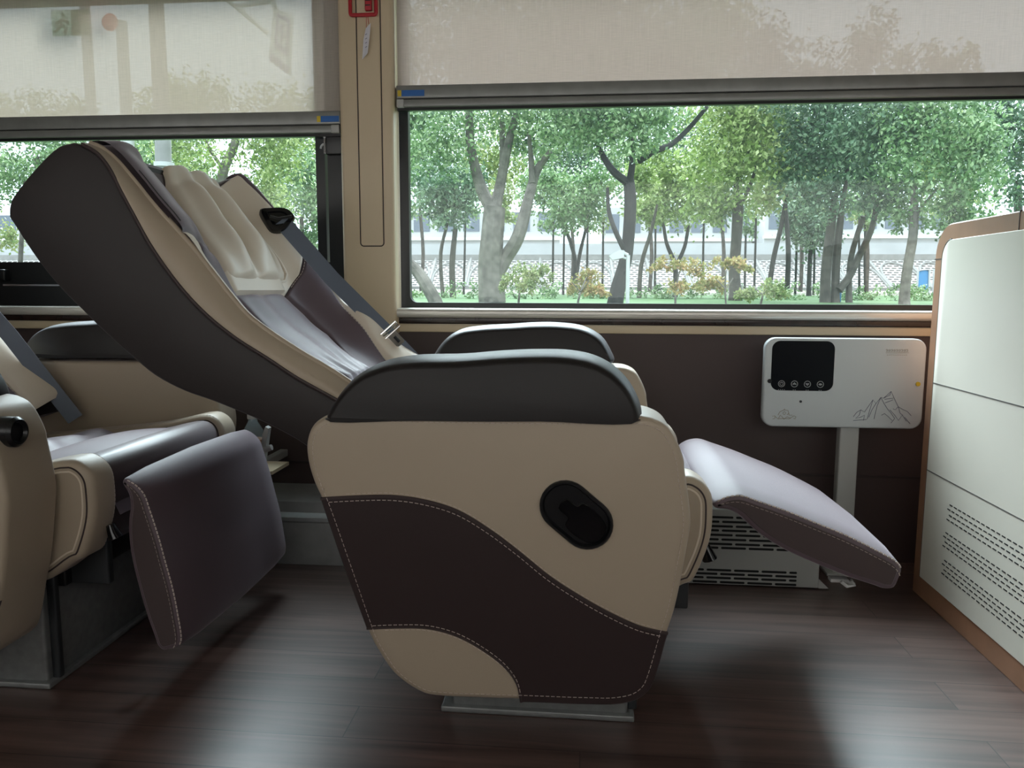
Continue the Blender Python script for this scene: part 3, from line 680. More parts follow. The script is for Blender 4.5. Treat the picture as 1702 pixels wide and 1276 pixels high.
# guide on the wing
ga = [at(432, 349, 1.86), at(447, 346, 1.87), at(478, 348, 1.90), at(490, 362, 1.90), at(482, 373, 1.885), at(470, 384, 1.87), at(452, 385, 1.86), at(441, 372, 1.86)]
gc = sum(ga)/8; nrm = np.linalg.svd(np.array(ga)-gc)[2][2]; nrm *= -np.sign(nrm@(gc-CAM))
def ringat(sc, h): return [gc+(p-gc)*sc+nrm*h for p in catmull(ga, 4)]
MB().rings([ringat(1.0, -.016), ringat(1.0, .002), ringat(.93, .007), ringat(.62, .008), ringat(.55, .003)]).build('belt_guide', 'black_gloss', BELT)
mb = MB(); mb.tube([at(448, 362, 1.86)+nrm*.010, at(462, 366, 1.865)+nrm*.011, at(484, 362, 1.885)+nrm*.010], .0035, 8); mb.build('guide_slot_bar', 'black_plastic', BELT)
# tongue plate
tc0 = at(646, 551, 1.922); tdir = (b3-b2_)/np.linalg.norm(b3-b2_); wv = np.array(WD); wv -= tdir*(wv@tdir); wv /= np.linalg.norm(wv); tn = np.cross(tdir, wv); tn *= np.sign(tn[2])
def tp(a, b, h=.004): return tc0+tdir*a+wv*b+tn*h
mb = MB()
mb.tube([tp(-.008, -.030), tp(-.008, .030), tp(.008, .030), tp(.008, -.030)], .0035, 8, True)
mb.tube([tp(.0, -.030), tp(.0, .030)], .003, 8)
mb.build('buckle_bar', 'chrome', BELT)
mb = MB(); v = [tp(.008, -.013), tp(.008, .013), tp(.042, .013), tp(.046, .009), tp(.046, -.009), tp(.042, -.013)]
v2 = [p+tn*.003 for p in v]
mb.add(v+v2, [(0, 1, 2, 3, 4, 5), (11, 10, 9, 8, 7, 6)]+[(i, (i+1) % 6, 6+(i+1) % 6, 6+i) for i in range(6)]); tng = mb.build('buckle_tongue', 'chrome', BELT, smooth=False)
mb = MB(); mb.tube([tp(.020, 0, .0078), tp(.038, 0, .0078)], .004, 6); mb.build('tongue_slot', 'slot_black', BELT)

# the second seat: same build, upright back, leg rest folded down
ST2 = copy_tree(SEAT)
tag(ST2, 'beige and brown massage seat with leg rest folded down, at the left edge', 'seat', 'massage seats')
ST2.location.x += -1.16
for ch in [q for q in COL.objects if q.parent == ST2]:
    n = ch.name.split('.')[0]
    if n == 'leg_rest': ch.rotation_euler.y = R(56); ch.location.x += .034; ch.location.z += .012
    if n == 'backrest': ch.rotation_euler.y = R(8); ch.location.x += .03; ch.location.z -= .01
    if n == 'backrest':
        for q in [q for q in COL.objects if q.parent == ch and q.name.startswith('seat_belt')]: 
            q.location.x += .06; q.location.z -= .012
            for e_ in [e_ for e_ in COL.objects if e_.parent == q and e_.name.startswith(('buckle', 'tongue'))]: e_.location = -.26*Vector(tdir)
# arm front: round control knob
arm_l = [q for q in COL.objects if q.parent == ST2 and q.name.startswith('armrest')][0]
ORG[arm_l.name] = ORG[SEAT.name]; kx = .163; kz = at(6, 718, 1.235)[2]
MB().rings([[(x, 1.24+r_*math.cos(a), kz+r_*math.sin(a)) for a in np.linspace(0, 2*math.pi, 25)[:-1]] for x, r_ in ((.14, .027), (kx+.004, .027), (kx+.010, .022), (kx+.010, .019), (kx+.004, .016))]).build('front_knob', 'black_plastic', arm_l)

# ------------------------------------------------------------------ bottle and cup tray behind the left seat
q = at(420, 745, 2.02)
zt = at(440, 782, 2.02)[2]
TR = empty('cup_tray', (q[0], 2.06, zt), 'small beige cup tray on the wall between the two seats', 'tray')
tx0, tx1 = at(392, 780, 2.0)[0], at(452, 770, 2.0)[0]
mb = MB(); mb.rings([[(p[0], p[1], z) for p in [(tx0, 2.12), (tx0, 1.99), (tx1-.03, 1.975), (tx1, 2.0), (tx1, 2.12)]] for z in (zt-.006, zt+.004)]); mb.build('tray_plate', 'beige_plastic', TR, smooth=False)
MB().box(tx0+.005, tx0+.03, 2.10, 2.30, zt-.02, zt+.002, .003).build('bracket', 'grey_paint', TR)
bx, by = at(418, 745, 2.03)[0], 2.045
zb = zt+.004
BT = empty('water_bottle', (bx, by, zb), 'clear plastic bottle with a brown label standing behind the left seat cushion', 'bottle')
def lathe(mb, prof, cx, cy, n=24): return mb.rings([[(cx+r_*math.cos(a), cy+r_*math.sin(a), z) for a in np.linspace(0, 2*math.pi, n+1)[:-1]] for r_, z in prof])
lathe(MB(), [(.024, zb+.001), (.028, zb+.006), (.028, zb+.05), (.026, zb+.055), (.028, zb+.09), (.027, zb+.105), (.013, zb+.13), (.012, zb+.14)], bx, by).build('bottle_body', 'clear_plastic', BT)
lathe(MB(), [(.0285, zb+.052), (.0287, zb+.055), (.0287, zb+.078), (.0285, zb+.081)], bx, by).build('bottle_label', 'tan_trim', BT)
lathe(MB(), [(.014, zb+.138), (.0145, zb+.140), (.0145, zb+.152), (.013, zb+.154)], bx, by).build('bottle_cap', 'white_plastic', BT)
a, b = at(432, 760, 2.0), at(445, 711, 2.0)
SC_ = empty('white_holder', (a[0], 2.0, a[2]), 'white plastic holder arm standing beside the clear bottle', 'holder')
mb = MB(); v = [at(431, 770, 1.995), at(438, 770, 1.995), at(446, 712, 1.995), at(441, 709, 1.995), at(436, 722, 1.995)]
v = [np.array(p) for p in v]; v2 = [p+np.array([0, .02, 0]) for p in v]
mb.add(v+v2, [(0, 1, 2, 3, 4), (9, 8, 7, 6, 5)]+[(i, (i+1) % 5, 5+(i+1) % 5, 5+i) for i in range(5)]); mb.build('holder_blade', 'white_plastic', SC_, smooth=False)
c = at(446, 746, 1.995); MB().tube([(c[0]-.012, 2.0, c[2]-.002), (c[0]+.008, 2.0, c[2]+.004)], [.010, .008], 12).build('holder_knob', 'white_plastic', SC_)

# ------------------------------------------------------------------ partition cabinet
PX = .885
CAB = empty('partition_cabinet', (PX+.2, 1.5, 0), 'cream panelled cabinet with tan trim and slotted vents on the right', 'cabinet')
yb, yf, ztop = 2.085, .95, .965
def sec(y0, y1, z0, z1, r0, x):     # rounded only at the wall-side top corner
    out = [(x, y0, z0), (x, y1, z0)]
    for i in range(9):
        a = R(90*i/8); out.append((x, y1-r0+r0*math.cos(a), z1-r0+r0*math.sin(a)))
    return out+[(x, y0, z1)]
mb = MB().rings([sec(yf, yb, 0, ztop, .075, x) for x in (PX+.30, PX+.004)]+[sec(yf, yb-.003, 0.001, ztop-.003, .075, PX)])
cb = mb.build('cabinet_trim', 'tan_trim', CAB); tag(cb, 'tan edging and plinth')
zp0 = .055; ypan = atx(1574, 415, PX)[1]
ypan = 2.040; zpt = .925
pl = MB().rings([sec(yf-.01, ypan, zp0, zpt, .045, x) for x in (PX+.02, PX-.002)]+[sec(yf-.01, ypan-.0015, zp0+.0015, zpt-.0015, .045, PX-.0035)]).build('front_panel', 'cream_panel', CAB)
tag(pl, 'cream front panel')
mb = MB()
for z in (.568, .342): mb.box(PX-.0045, PX+.001, yf, ypan, z-.0012, z+.0012)
mb.tube([(PX-.002, p[1], p[2]) for p in sec(yf, ypan+.001, zp0-.001, zpt+.001, .045, 0)[1:-1]], .0016, 6)
mb.build('panel_seams', 'seam_grey', pl, smooth=False)
mb = MB().box(PX-.001, PX+.004, atx(1696, 352, PX)[1]-.001, atx(1696, 352, PX)[1]+.001, zpt, ztop+.001)
mb.build('trim_joint', 'dark_piping', cb, smooth=False)
MB().box(PX-.001, PX+.004, ypan, yb+.001, .879, .881).build('trim_joint', 'dark_piping', cb, smooth=False)
mb = MB()
rows = []
for g, (pxa, pya, pxb, pyb) in enumerate(((1580, 838, 1577, 863), (1573, 884, 1571, 907), (1571, 930, 1569, 953))):
    p_a, p_b = atx(pxa, pya, PX), atx(pxb, pyb, PX); mb = MB()
    for k in range(4):
        z = p_a[2]+(p_b[2]-p_a[2])*k/3; y0 = p_a[1]-.004+(.010 if k % 2 else 0)
        yy = y0
        while yy > 1.0:
            mb.box(PX-.0042, PX-.002, yy-.014, yy, z-.0013, z+.0013); yy -= .0215
    mb.build('vent_slots', 'slot_black', pl, smooth=False)

# ------------------------------------------------------------------ white control panel on its post
Y = 2.17
a, b = at(1272, 560, Y), at(1532, 712, Y)
CP = empty('control_panel', (.70, Y, .18), 'white control panel on a grey post with a black touch screen and mountain drawing', 'control panel')
x0, x1, z1, z0 = a[0]+.001, b[0], at(1400, 562, Y)[2], at(1400, 711, Y)[2]
bdo = prism(MB(), roundrect(x0, x1, z0, z1, .030), rounded(Y, Y+.028, .006)).build('panel_board', 'white_panel', CP)
s0, s1 = at(1284, 566, Y), at(1384, 650, Y)
scr = plate(MB(), roundrect(s0[0], s1[0], s1[2], s0[2], .022), Y-.0012, Y+.002, .0004).build('touch_screen', 'screen_black', CP)
yy = Y-.0018
mb = MB()
for i, cxp in enumerate((1299, 1320.5, 1342, 1363.5)):
    c = at(cxp, 637.5+i*.4, yy); r0 = .0085
    icon = MB(); icon.tube([(c[0]+r0*math.cos(t), yy, c[2]+r0*math.sin(t)) for t in np.linspace(0, 2*math.pi, 21)[:-1]], .0009, 5, True)
    g = lambda *pp: [(c[0]+p[0]*.001, yy, c[2]+p[1]*.001) for p in pp]
    if i == 0: icon.tube([(c[0]+.0045*math.cos(t), yy, c[2]+.0045*math.sin(t)) for t in np.linspace(R(120), R(420), 14)], .0008, 5).tube(g((0, 1), (0, 5.5)), .0008, 5)
    if i == 1: icon.tube(g((-4.5, -1.5), (0, 3), (4.5, -1.5)), .0016, 5).tube(g((-2, -.8), (2, -.8)), .001, 5)
    if i == 2: icon.tube(g((-4, 2), (0, -3), (4, 2)), .0016, 5).tube(g((-2, 1.5), (2, 1.5)), .001, 5)
    if i == 3: icon.tube(g((-4.5, 0), (-2, 2), (2, 2), (4.5, 0), (2, -2), (-2, -2)), .0009, 5, True).tube(g((-2, 0), (2, 0)), .0015, 5)
    for k in range(4 if i == 0 else 2):
        d = at(cxp-5+k*3.2+(3 if i else 0), 647.5+i*.4, yy); icon.tube([(d[0]-.001, yy, d[2]), (d[0]+.001, yy, d[2]+.0003)], .0009, 4)
    icon.build('touch_icon', 'icon_grey', scr)
yy = Y-.0006
mb = MB()
def px2(path, r_=.0007): mb.tube([at(x, y, yy) for x, y in path], r_, 4)
ZX = lambda pts: [(1250+x/5.673, 540+y/5.673) for x, y in pts]
for pth in ([(955,865),(985,825),(1025,800),(1060,820),(1095,770),(1140,705),(1168,740),(1215,682),(1240,690),(1312,625),(1340,690),(1378,770),(1420,795),(1465,815),(1500,855)],
            [(1215,682),(1180,760),(1165,820),(1150,885)],[(1215,682),(1245,740),(1280,795),(1310,830),(1345,880),(1310,925)],[(1240,690),(1300,660),(1312,625)],
            [(1378,770),(1350,800),(1330,790)],[(1300,800),(1345,850),(1380,900),(1415,850),(1455,905)],[(1140,705),(1110,800),(1085,885)],[(1168,740),(1130,800),(1100,870)],
            [(1025,800),(1010,850),(975,880),(1020,870),(1060,850),(1050,900)],[(1220,850),(1250,835),(1280,860),(1320,900)],[(1250,700),(1330,690)],[(1255,735),(1330,705)],[(955,900),(1080,890)],[(1440,870),(1490,930)],[(1380,770),(1395,830),(1420,850)]): px2(ZX(pth), .0006)
mb.build('mountain_drawing', 'ink_blue', bdo)
mb = MB()
for pth in ([(190,860),(215,855),(215,880),(195,885)],[(215,860),(245,885),(300,880),(350,885),(395,855),(415,865),(405,885),(390,880)],[(245,850),(260,820),(300,800),(340,805),(350,850),(380,850)],[(290,830),(305,815),(320,830),(305,845),(290,835)],[(250,880),(265,850),(285,865),(300,890),(330,865),(365,880)],[(300,800),(310,790)],[(330,845),(350,830)]): px2(ZX(pth), .0007)
mb.build('gold_emblem', 'ink_gold', bdo); mb = MB()
for i in range(9):
    x = 1262+i*24; px2(ZX([(x, 232+5*(i % 2)), (x+14, 230), (x+16, 246), (x+2, 250)]), .0006)
px2(ZX([(1262, 262), (1480, 262)]), .0004)
for i in range(11): x = 1272+i*18; px2(ZX([(x, 284), (x+9, 282)]), .0006)
mb.build('gold_lettering', 'ink_gold', bdo)
for (pxx, pyy, m_, rad) in ((1279, 633, 'black_plastic', .006), (1525.5, 638, 'label_yellow', .006), (1330.5, 667, 'dark_metal', .0035)):
    c = at(pxx, pyy, Y); MB().tube([(c[0], Y-.003, c[2]), (c[0], Y+.004, c[2])], rad, 14).build('screw_cap', m_, bdo)
pa, pb = at(1395, 715, Y+.02), at(1427, 715, Y+.02)
po = MB().box(pa[0], pb[0], Y+.012, Y+.045, .0, z0+.05, .004).build('post', 'grey_paint', CP)
MB().box(pa[0]-.02, pb[0]+.02, Y-.005, Y+.08, 0, .008, .002).build('foot_plate', 'grey_paint', po)

# ------------------------------------------------------------------ slotted heater box on the floor
HY = 2.06
HT = empty('heater_box', (.42, HY, 0), 'grey floor heater box with rows of black slots behind the raised leg rest', 'heater')
mb = MB().box(.16, .633, HY, HY+.14, .004, .215, .003); hb = mb.build('housing', 'grey_paint', HT)
mb = MB()
def slots(zs, x0, x1, lw, gap, hh):
    mb = MB()
    for k, z in enumerate(zs):
        x = x0-(k % 2)*(lw+gap)/2
        while x < x1:
            a, b = max(x, x0), min(x+lw, x1)
            if b-a > .008: plate(mb, roundrect(a, b, z-hh, z+hh, hh*.95, 3), HY-.0008, HY+.001, .0002)
            x += lw+gap
    mb.build('vent_slots', 'slot_black', hb)
lw = 45/1278*2.1
slots([at(1250, y_, HY)[2] for y_ in (861, 868.5, 876, 883, 890.5, 898, 905.5, 912)], .19, .575, .066, .007, .0030)
slots([at(1300, y_, HY)[2] for y_ in (951, 957.5, 964, 971)], .19, .575, .066, .007, .0030)
mb = MB(); mb.add([(.633, HY, .004), (.66, HY, .004), (.633, HY, .03), (.633, HY+.004, .004), (.66, HY+.004, .004), (.633, HY+.004, .03)], [(0, 1, 2), (5, 4, 3), (0, 3, 4, 1), (1, 4, 5, 2), (2, 5, 3, 0)])
mb.build('mounting_ear', 'grey_paint', HT, smooth=False)

# ------------------------------------------------------------------ outside
def ground_z(Y): return np.interp(Y, [2.5, 4.5, 6.5, 9, 16, 22, 30, 36, 80], [-1.1, -1.1, .45, .60, .66, .72, .80, .80, .9])
ys = [2.5, 4.5, 5.5, 6.5, 8, 9, 12, 16, 19]
tag(MB().grid(lambda u, v: (u, v, ground_z(v)), np.linspace(-60, 60, 13), ys).build('ground_lawn', 'lawn_grass'), kind='structure')
tag(MB().grid(lambda u, v: (u, v, ground_z(v)), np.linspace(-90, 90, 13), [19, 22, 26, 30, 36.2, 60]).build('ground_bank', 'bare_earth'), kind='structure')
tag(MB().box(-90, 90, -30, 2.6, -1.4, -1.12).build('ground_road', 'asphalt', smooth=False), kind='structure')
def leaf_mesh(name, m, blobs, n, size, parent, droop=.3, seed=0):
    r = np.random.default_rng(seed); vs = []; tint = []
    n = int(n*1.5); size = size*.78
    vol = np.array([b[3]*b[4]*b[5] for b in blobs])**.67; cnt = np.maximum(20, (n*vol/vol.sum()).astype(int))
    Ps = []; tn = []
    for b, k in zip(blobs, cnt):
        ncl = max(6, k//26)
        u = r.normal(size=(ncl, 3)); u /= np.linalg.norm(u, axis=1)[:, None]; rad = r.random(ncl)**.45
        cl = u*rad[:, None]*np.array(b[3:6])+np.array(b[:3])
        idx = r.integers(0, ncl, k)
        cs = min(b[3:6])*.20
        Ps.append(cl[idx]+r.normal(size=(k, 3))*cs); tb = r.random(ncl)*.7+.15
        tn.append(np.clip(tb[idx]+r.normal(size=k)*.2, 0, 1))
    P = np.concatenate(Ps); tn = np.concatenate(tn); k = len(P)
    d = r.normal(size=(k, 3)); d[:, 2] -= droop; d /= np.linalg.norm(d, axis=1)[:, None]
    q = np.cross(d, r.normal(size=(k, 3))); q /= np.linalg.norm(q, axis=1)[:, None]+1e-9
    L = (size*(.7+.6*r.random(k)))[:, None]; nn = np.cross(d, q)
    V = np.stack([P, P+d*L*.45+q*L*.27, P+d*L, P+d*L*.45-q*L*.27], 1)
    V[:, 1] += nn*L*.06; V[:, 3] += nn*L*.06
    me = bpy.data.meshes.new(name); V = V.reshape(-1, 3)
    me.from_pydata(V.tolist(), [], np.arange(4*k).reshape(-1, 4).tolist())
    att = me.attributes.new('tint', 'FLOAT', 'FACE'); att.data.foreach_set('value', tn.astype(np.float32))
    return link(name, me, m, parent, smooth=False)
def pxpath(path, Y): return [at(x, y, Y) for x, y in path]
def tree(name, Y, trunks, blobs, m, n, size, label, bark='bark', group=None, base=None, cat='tree', seed=0, droop=.3, crown='crown'):
    b = at(trunks[0][0][0], trunks[0][0][1], Y)
    gz = float(ground_z(Y)); T = empty(name, (b[0], Y, gz), label, cat, group)
    mb = MB()
    for tr in trunks:
        pts = [np.array(p) for p in pxpath([t[:2] for t in tr], Y)]
        rad = [t[2]/2/F*Y for t in tr]
        if tr is trunks[0] or (len(tr[0]) > 3):
            pts = [np.array([pts[0][0], Y, gz-.1])]+pts if pts[0][2] > gz else pts; rad = [rad[0]*1.25]*(len(pts)-len(rad))+rad
        for i in range(1, len(pts)): pts[i] = pts[i]+np.array([0, .12*math.sin(i*1.7+seed)*(1 if tr is not trunks[0] else .3), 0])
        if len(pts) > 2:
            A = np.c_[np.array(pts), rad]; A = np.array(catmull(A, 4, False)); pts, rad = A[:, :3], A[:, 3]
        mb.tube(pts, list(rad), 9)
    mb.build('trunk', bark, T)
    bl = []
    for (cx, cy, rx, ry) in blobs:
        c = at(cx, cy, Y); bl.append((c[0], c[1]+random.uniform(-.5, .5), c[2], rx/F*Y, (rx+ry)/2/F*Y*.8, ry/F*Y))
    if bl: leaf_mesh(crown, m, bl, n, size, T, droop, seed)
    return T
tree('leafy_tree', 11, [[(818,503,46),(815,440,42),(818,400,38),(822,345,36)],[(820,352,24),(800,315,20),(785,250,15),(780,190,12),(778,140,9)],[(822,352,20),(832,300,17),(850,225,13),(868,165,9)],[(822,350,14),(833,290,11),(836,200,8)],[(822,462,26),(840,428,24),(862,395,22),(880,325,17),(892,280,14),(915,252,8)],[(885,305,12),(882,262,9),(880,225,6)]],
     [(735,235,80,55),(840,165,120,55),(900,225,70,45),(740,110,110,70),(880,90,110,70),(955,190,60,50),(800,30,130,80)], 'leaf_green', 12500, .085, 'big forked grey-trunked tree with two stems, left part of right window', 'pale_bark', seed=1)
tree('leafy_tree', 9.5, [[(726,506,24),(712,478,22),(692,450,20),(668,428,18),(640,395,16),(615,330,12)]], [(600,300,80,80),(690,215,40,60)], 'leaf_green', 2500, .08, 'leaning grey trunk at the lower left corner of right window', 'pale_bark', seed=2)
tree('leafy_tree', 10, [[(1022,505,28),(1027,478,25),(1040,430,21),(1046,370,20),(1047,330,20),(1045,298,18)],[(1045,305,14),(1020,288,12),(1004,262,10),(992,235,7)],[(1046,305,12),(1050,270,10),(1048,220,7)],[(1062,268,10),(1085,255,10),(1115,240,9),(1145,212,8),(1175,178,6)],[(1040,420,9),(1022,385,8),(1012,350,7),(1010,310,5)]],
     [(985,205,85,60),(1050,225,60,45),(1070,130,110,60),(960,100,90,80),(1100,50,110,80),(980,20,110,70)], 'leaf_green', 12500, .085, 'black-trunked tree leaning at its foot, centre of right window', 'dark_bark', seed=3)
tree('leafy_tree', 13, [[(1222,492,22),(1221,450,18),(1224,400,17),(1226,340,17),(1226,290,12)],[(1225,350,8),(1245,310,6),(1260,270,4)]], [(1215,265,75,85),(1180,330,45,40),(1265,235,55,60),(1225,180,90,50),(1190,70,70,90)], 'leaf_bright', 8500, .11, 'straight tree with bright yellow-green crown right of centre', 'bark', seed=4)
tree('leafy_tree', 12, [[(1372,500,18),(1374,450,16),(1380,380,14),(1388,320,10)],[(1390,492,14,1),(1394,430,13),(1396,350,10)],[(1394,482,13),(1412,462,12),(1432,425,11),(1446,380,9),(1455,330,7)],[(1413,498,11,1),(1418,430,9),(1432,360,8)],[(1398,350,8),(1410,280,6),(1405,220,4)]],
     [(1370,250,75,75),(1440,230,80,80),(1400,170,110,50),(1360,330,50,35),(1450,320,50,40),(1425,90,42,50),(1335,120,45,40),(1285,80,45,60)], 'leaf_dark', 10500, .10, 'cluster of four dark trunks with deep green crown', 'bark', seed=5)
tree('leafy_tree', 11, [[(1505,498,17),(1508,450,15),(1516,390,14),(1520,340,12),(1522,290,8)],[(1515,400,7),(1535,350,5),(1560,310,4)]], [(1545,270,80,80),(1620,260,55,80),(1520,350,40,30),(1590,360,60,30),(1560,180,90,50),(1560,130,45,35),(1495,130,35,40)], 'leaf_green', 7500, .09, 'single pale trunk left of the cabinet edge, green crown', 'pale_bark', seed=6)
tree('leafy_tree', 14, [[(1700,500,16),(1695,400,14),(1690,300,10)]], [(1690,250,45,90),(1680,190,60,40),(1650,150,40,20)], 'leaf_dark', 3000, .11, 'dark crown at the far right of right window, behind the cabinet', 'bark', seed=7)
tree('leafy_tree', 16, [[(1278,484,9),(1285,430,8),(1300,370,7),(1310,310,5)],[(1307,488,9,1),(1308,420,8),(1306,330,6)]], [(1295,250,55,70),(1330,290,45,40),(1270,330,30,25)], 'leaf_olive', 3500, .12, 'pair of slim dark stems with olive leaves, left of dark cluster', 'dark_bark', seed=8)
tree('leafy_tree', 15, [[(753,496,11),(752,440,10),(757,380,8)],[(738,490,7,1),(733,420,6),(742,370,5)]], [(745,335,50,45),(715,300,40,40),(770,300,40,40)], 'leaf_dark', 3200, .11, 'bluish-green tree on two slim trunks near the left window edge', 'bark', seed=9)
tree('leafy_tree', 17, [[(950,480,8),(955,430,7),(940,380,6),(928,345,5)],[(957,480,7,1),(962,430,6),(975,375,5)]], [(955,335,55,45),(905,310,45,45),(985,310,40,40)], 'leaf_green', 3200, .12, 'forked slim tree between big forked trunk and black trunk', 'dark_bark', seed=10)
tree('leafy_tree', 16, [[(1122,492,9),(1122,440,8),(1108,405,6),(1102,370,5)],[(1122,445,7),(1138,410,6),(1146,370,5)]], [(1120,320,60,60),(1085,290,45,45),(1155,290,45,50)], 'leaf_bright', 4000, .12, 'wishbone-forked tree just right of the black trunk', 'dark_bark', seed=11)
tree('leafy_tree', 15, [[(1062,496,8),(1066,440,7),(1082,385,6),(1092,340,4)]], [(1075,345,35,30),(1065,300,30,25)], 'leaf_bright', 1500, .11, 'thin curved tree directly behind the black trunk', 'bark', seed=12)
tree('leafy_tree', 18, [[(1345,486,8),(1346,430,7),(1350,370,6)]], [(1345,385,45,40),(1330,355,35,30)], 'leaf_dark', 2500, .12, 'small dark bushy tree left of the four-trunk cluster', 'dark_bark', seed=13)
# left window trees
tree('leafy_tree', 12, [[(340,500,22),(352,400,20),(366,318,18),(374,275,16),(388,240,14),(398,190,10)],[(374,285,7),(350,250,6),(335,210,4)]], [(320,260,60,60),(440,250,80,60),(330,180,90,40),(470,190,90,50),(425,330,60,50)], 'leaf_bright', 7000, .09, 'grey leaning trunk seen above the seat back in left window', 'pale_bark', seed=14)
tree('leafy_tree', 15, [[(505,480,9),(503,420,8),(500,360,7)],[(480,480,7,1),(478,400,6)]], [(500,300,60,70),(540,320,40,60),(450,350,50,50),(520,390,40,30)], 'leaf_green', 4500, .11, 'slim tree next to the black frame in left window', 'bark', seed=15)
tree('leafy_tree', 13, [[(88,470,20),(82,420,18),(70,340,15),(62,260,10)],[(42,480,9,1),(38,300,7)]], [(50,270,80,45),(-30,290,70,60),(130,250,80,45),(200,240,60,40),(40,190,140,40)], 'leaf_green', 7000, .10, 'tree behind the top of the tall seat back, far left', 'bark', seed=16)
tree('leafy_tree', 20, [[(-60,480,12),(-58,380,9)]], [(-70,350,80,60),(10,395,40,25)], 'leaf_olive', 2500, .13, 'olive tree low at the far left edge of left window', 'bark', seed=17)
# a farther row closing the view
far_lab = ['far tree at the left end of the back row', 'far tree of the back row, behind the big forked trunk', 'far tree of the back row, left of the black trunk', 'far tree of the back row, right of the black trunk', 'far tree of the back row, behind the yellow-green crown', 'far tree of the back row, behind the four-trunk cluster', 'far tree of the back row, right of the four-trunk cluster', 'far tree at the right end of the back row', 'far tree of the back row seen in left window', 'far tree of the back row hidden by the seat back']
for i, cx in enumerate((700, 830, 950, 1080, 1200, 1330, 1440, 1580, 520, 300)):
    mtl = ['leaf_green', 'leaf_bright', 'leaf_dark', 'leaf_green', 'leaf_dark', 'leaf_green'][i % 6]
    top_y = 215 if cx > 1240 else 180
    tree('backdrop_tree', 24+(i % 3), [[(cx, 482, 7), (cx+3, 420, 6), (cx-2, 340, 5), (cx, 280, 4)]], [(cx, 285, 80, 55), (cx+25, top_y+20, 75, 50), (cx-30, 250, 60, 60), (cx+10, 340, 50, 25)], mtl, 4200, .17, far_lab[i], 'bark', 'back row of trees', seed=30+i)
# thin straight saplings
sap = [(771, 'first'), (830, ''), (918, ''), (936, ''), (975, ''), (1001, ''), (1088, ''), (1168, ''), (1238, ''), (1254, ''), (1322, ''), (1352, ''), (1427, ''), (1437, '')]
for i, (cx, _) in enumerate(sap):
    T = tree('sapling', 18+(i % 3)*.7, [[(cx, 487, 4.2), (cx+1, 430, 3.6), (cx+2, 350, 3), (cx+2, 310, 2)]], [(cx, 345+12*(i % 3), 24, 22), (cx+6, 310, 24, 20)], 'leaf_olive' if i % 2 else 'leaf_green', 420, .12, 'thin straight sapling stem standing among the trees', 'dark_bark', 'straight saplings on the lawn', seed=60+i)
saplab = ['thin sapling left of the big forked trunk', 'thin sapling right behind the big forked trunk', 'thin sapling just left of the orange shrub', 'thin sapling above the orange shrub', 'thin sapling right above the orange shrub', 'thin sapling left of the black trunk', 'thin sapling next right of the black trunk', 'thin sapling midway between black trunk and yellow-green tree', 'thin sapling just right of the yellow-green tree', 'second thin sapling right of the yellow-green tree', 'thin sapling just right of the slim stem pair', 'thin sapling left of the four-trunk cluster', 'thin sapling right of the four-trunk cluster', 'second thin sapling right of the four-trunk cluster']
for o, l in zip([q for q in COL.objects if q.name.startswith('sapling')], saplab): o['label'] = l
# maples and shrubs in front
for i, (pts, bl, mt, lb) in enumerate((
    ([(862,506,4),(865,480,3),(872,450,2)], [(872,455,30,20),(905,460,22,18),(850,470,20,14),(880,480,22,10)], 'leaf_olive', 'yellow-green maple shrub in front of the big forked trunk'),
    ([(960,507,4),(965,485,3),(975,460,2)], [(975,462,28,14),(960,480,22,12),(995,485,25,10)], 'leaf_maple', 'orange maple shrub left of the black trunk'),
    ([(1122,508,4),(1124,480,3),(1130,450,2)], [(1120,437,38,11),(1150,450,25,12),(1130,475,30,12),(1095,445,20,8)], 'leaf_maple', 'orange maple right of the black trunk'),
    ([(1207,507,3),(1206,480,3),(1206,450,2)], [(1205,437,30,9),(1195,470,25,14),(1225,445,18,7)], 'leaf_maple', 'thin maple under the yellow-green tree'),
    ([(1265,510,4),(1268,490,3),(1270,470,2)], [(1270,480,25,14),(1250,490,28,10),(1295,492,24,8)], 'leaf_olive', 'low pale maple right of the yellow-green tree'))):
    tree('maple_shrub', 8.2, [pts, [(pts[1][0], pts[1][1], 2.2), (pts[1][0]+14, pts[1][1]-18, 1.5)], [(pts[1][0], pts[1][1], 2.2), (pts[1][0]-14, pts[1][1]-16, 1.5)]], bl, mt, 900, .05, lb, 'pale_bark', 'maple shrubs at the front of the lawn', cat='shrub', seed=90+i, droop=.1, crown='foliage')
# low hedge
hb_ = [(x, 14+.4*math.sin(x), ground_z(14)+.10, .9, .35, .17) for x in np.arange(-9, 12, 1.0)]
o = leaf_mesh('low_hedge', 'leaf_green', hb_, 9000, .07, None, 0, 5); tag(o, 'low clipped green hedge running across the lawn', 'hedge', kind='stuff')
# utility poles in the left window
for cx, wd, mt, lb in ((273, 26, 'concrete', 'pale concrete pole with a band, above the seat back in left window'), (215, 20, 'grey_paint', 'bluish grey pole left of the banded pole')):
    Yp = 9.0 if mt == 'concrete' else 11.0
    b = at(cx, 480, Yp); t_ = at(cx-2, 238, Yp); T = empty('utility_pole', (b[0], Yp, float(ground_z(Yp))), lb, 'pole')
    MB().tube([(b[0], Yp, ground_z(Yp)-.1), (t_[0], Yp, t_[2]), (t_[0], Yp, 4.6)], [wd/2/F*Yp*1.15, wd/2/F*Yp, wd/2/F*Yp*.9], 14).build('shaft', mt, T)
    if mt == 'concrete':
        z = at(cx, 274, Yp)[2]; MB().tube([(t_[0], Yp, z-.025), (t_[0], Yp, z+.025)], wd/2/F*Yp*1.25, 14).build('band', 'grey_paint', T)
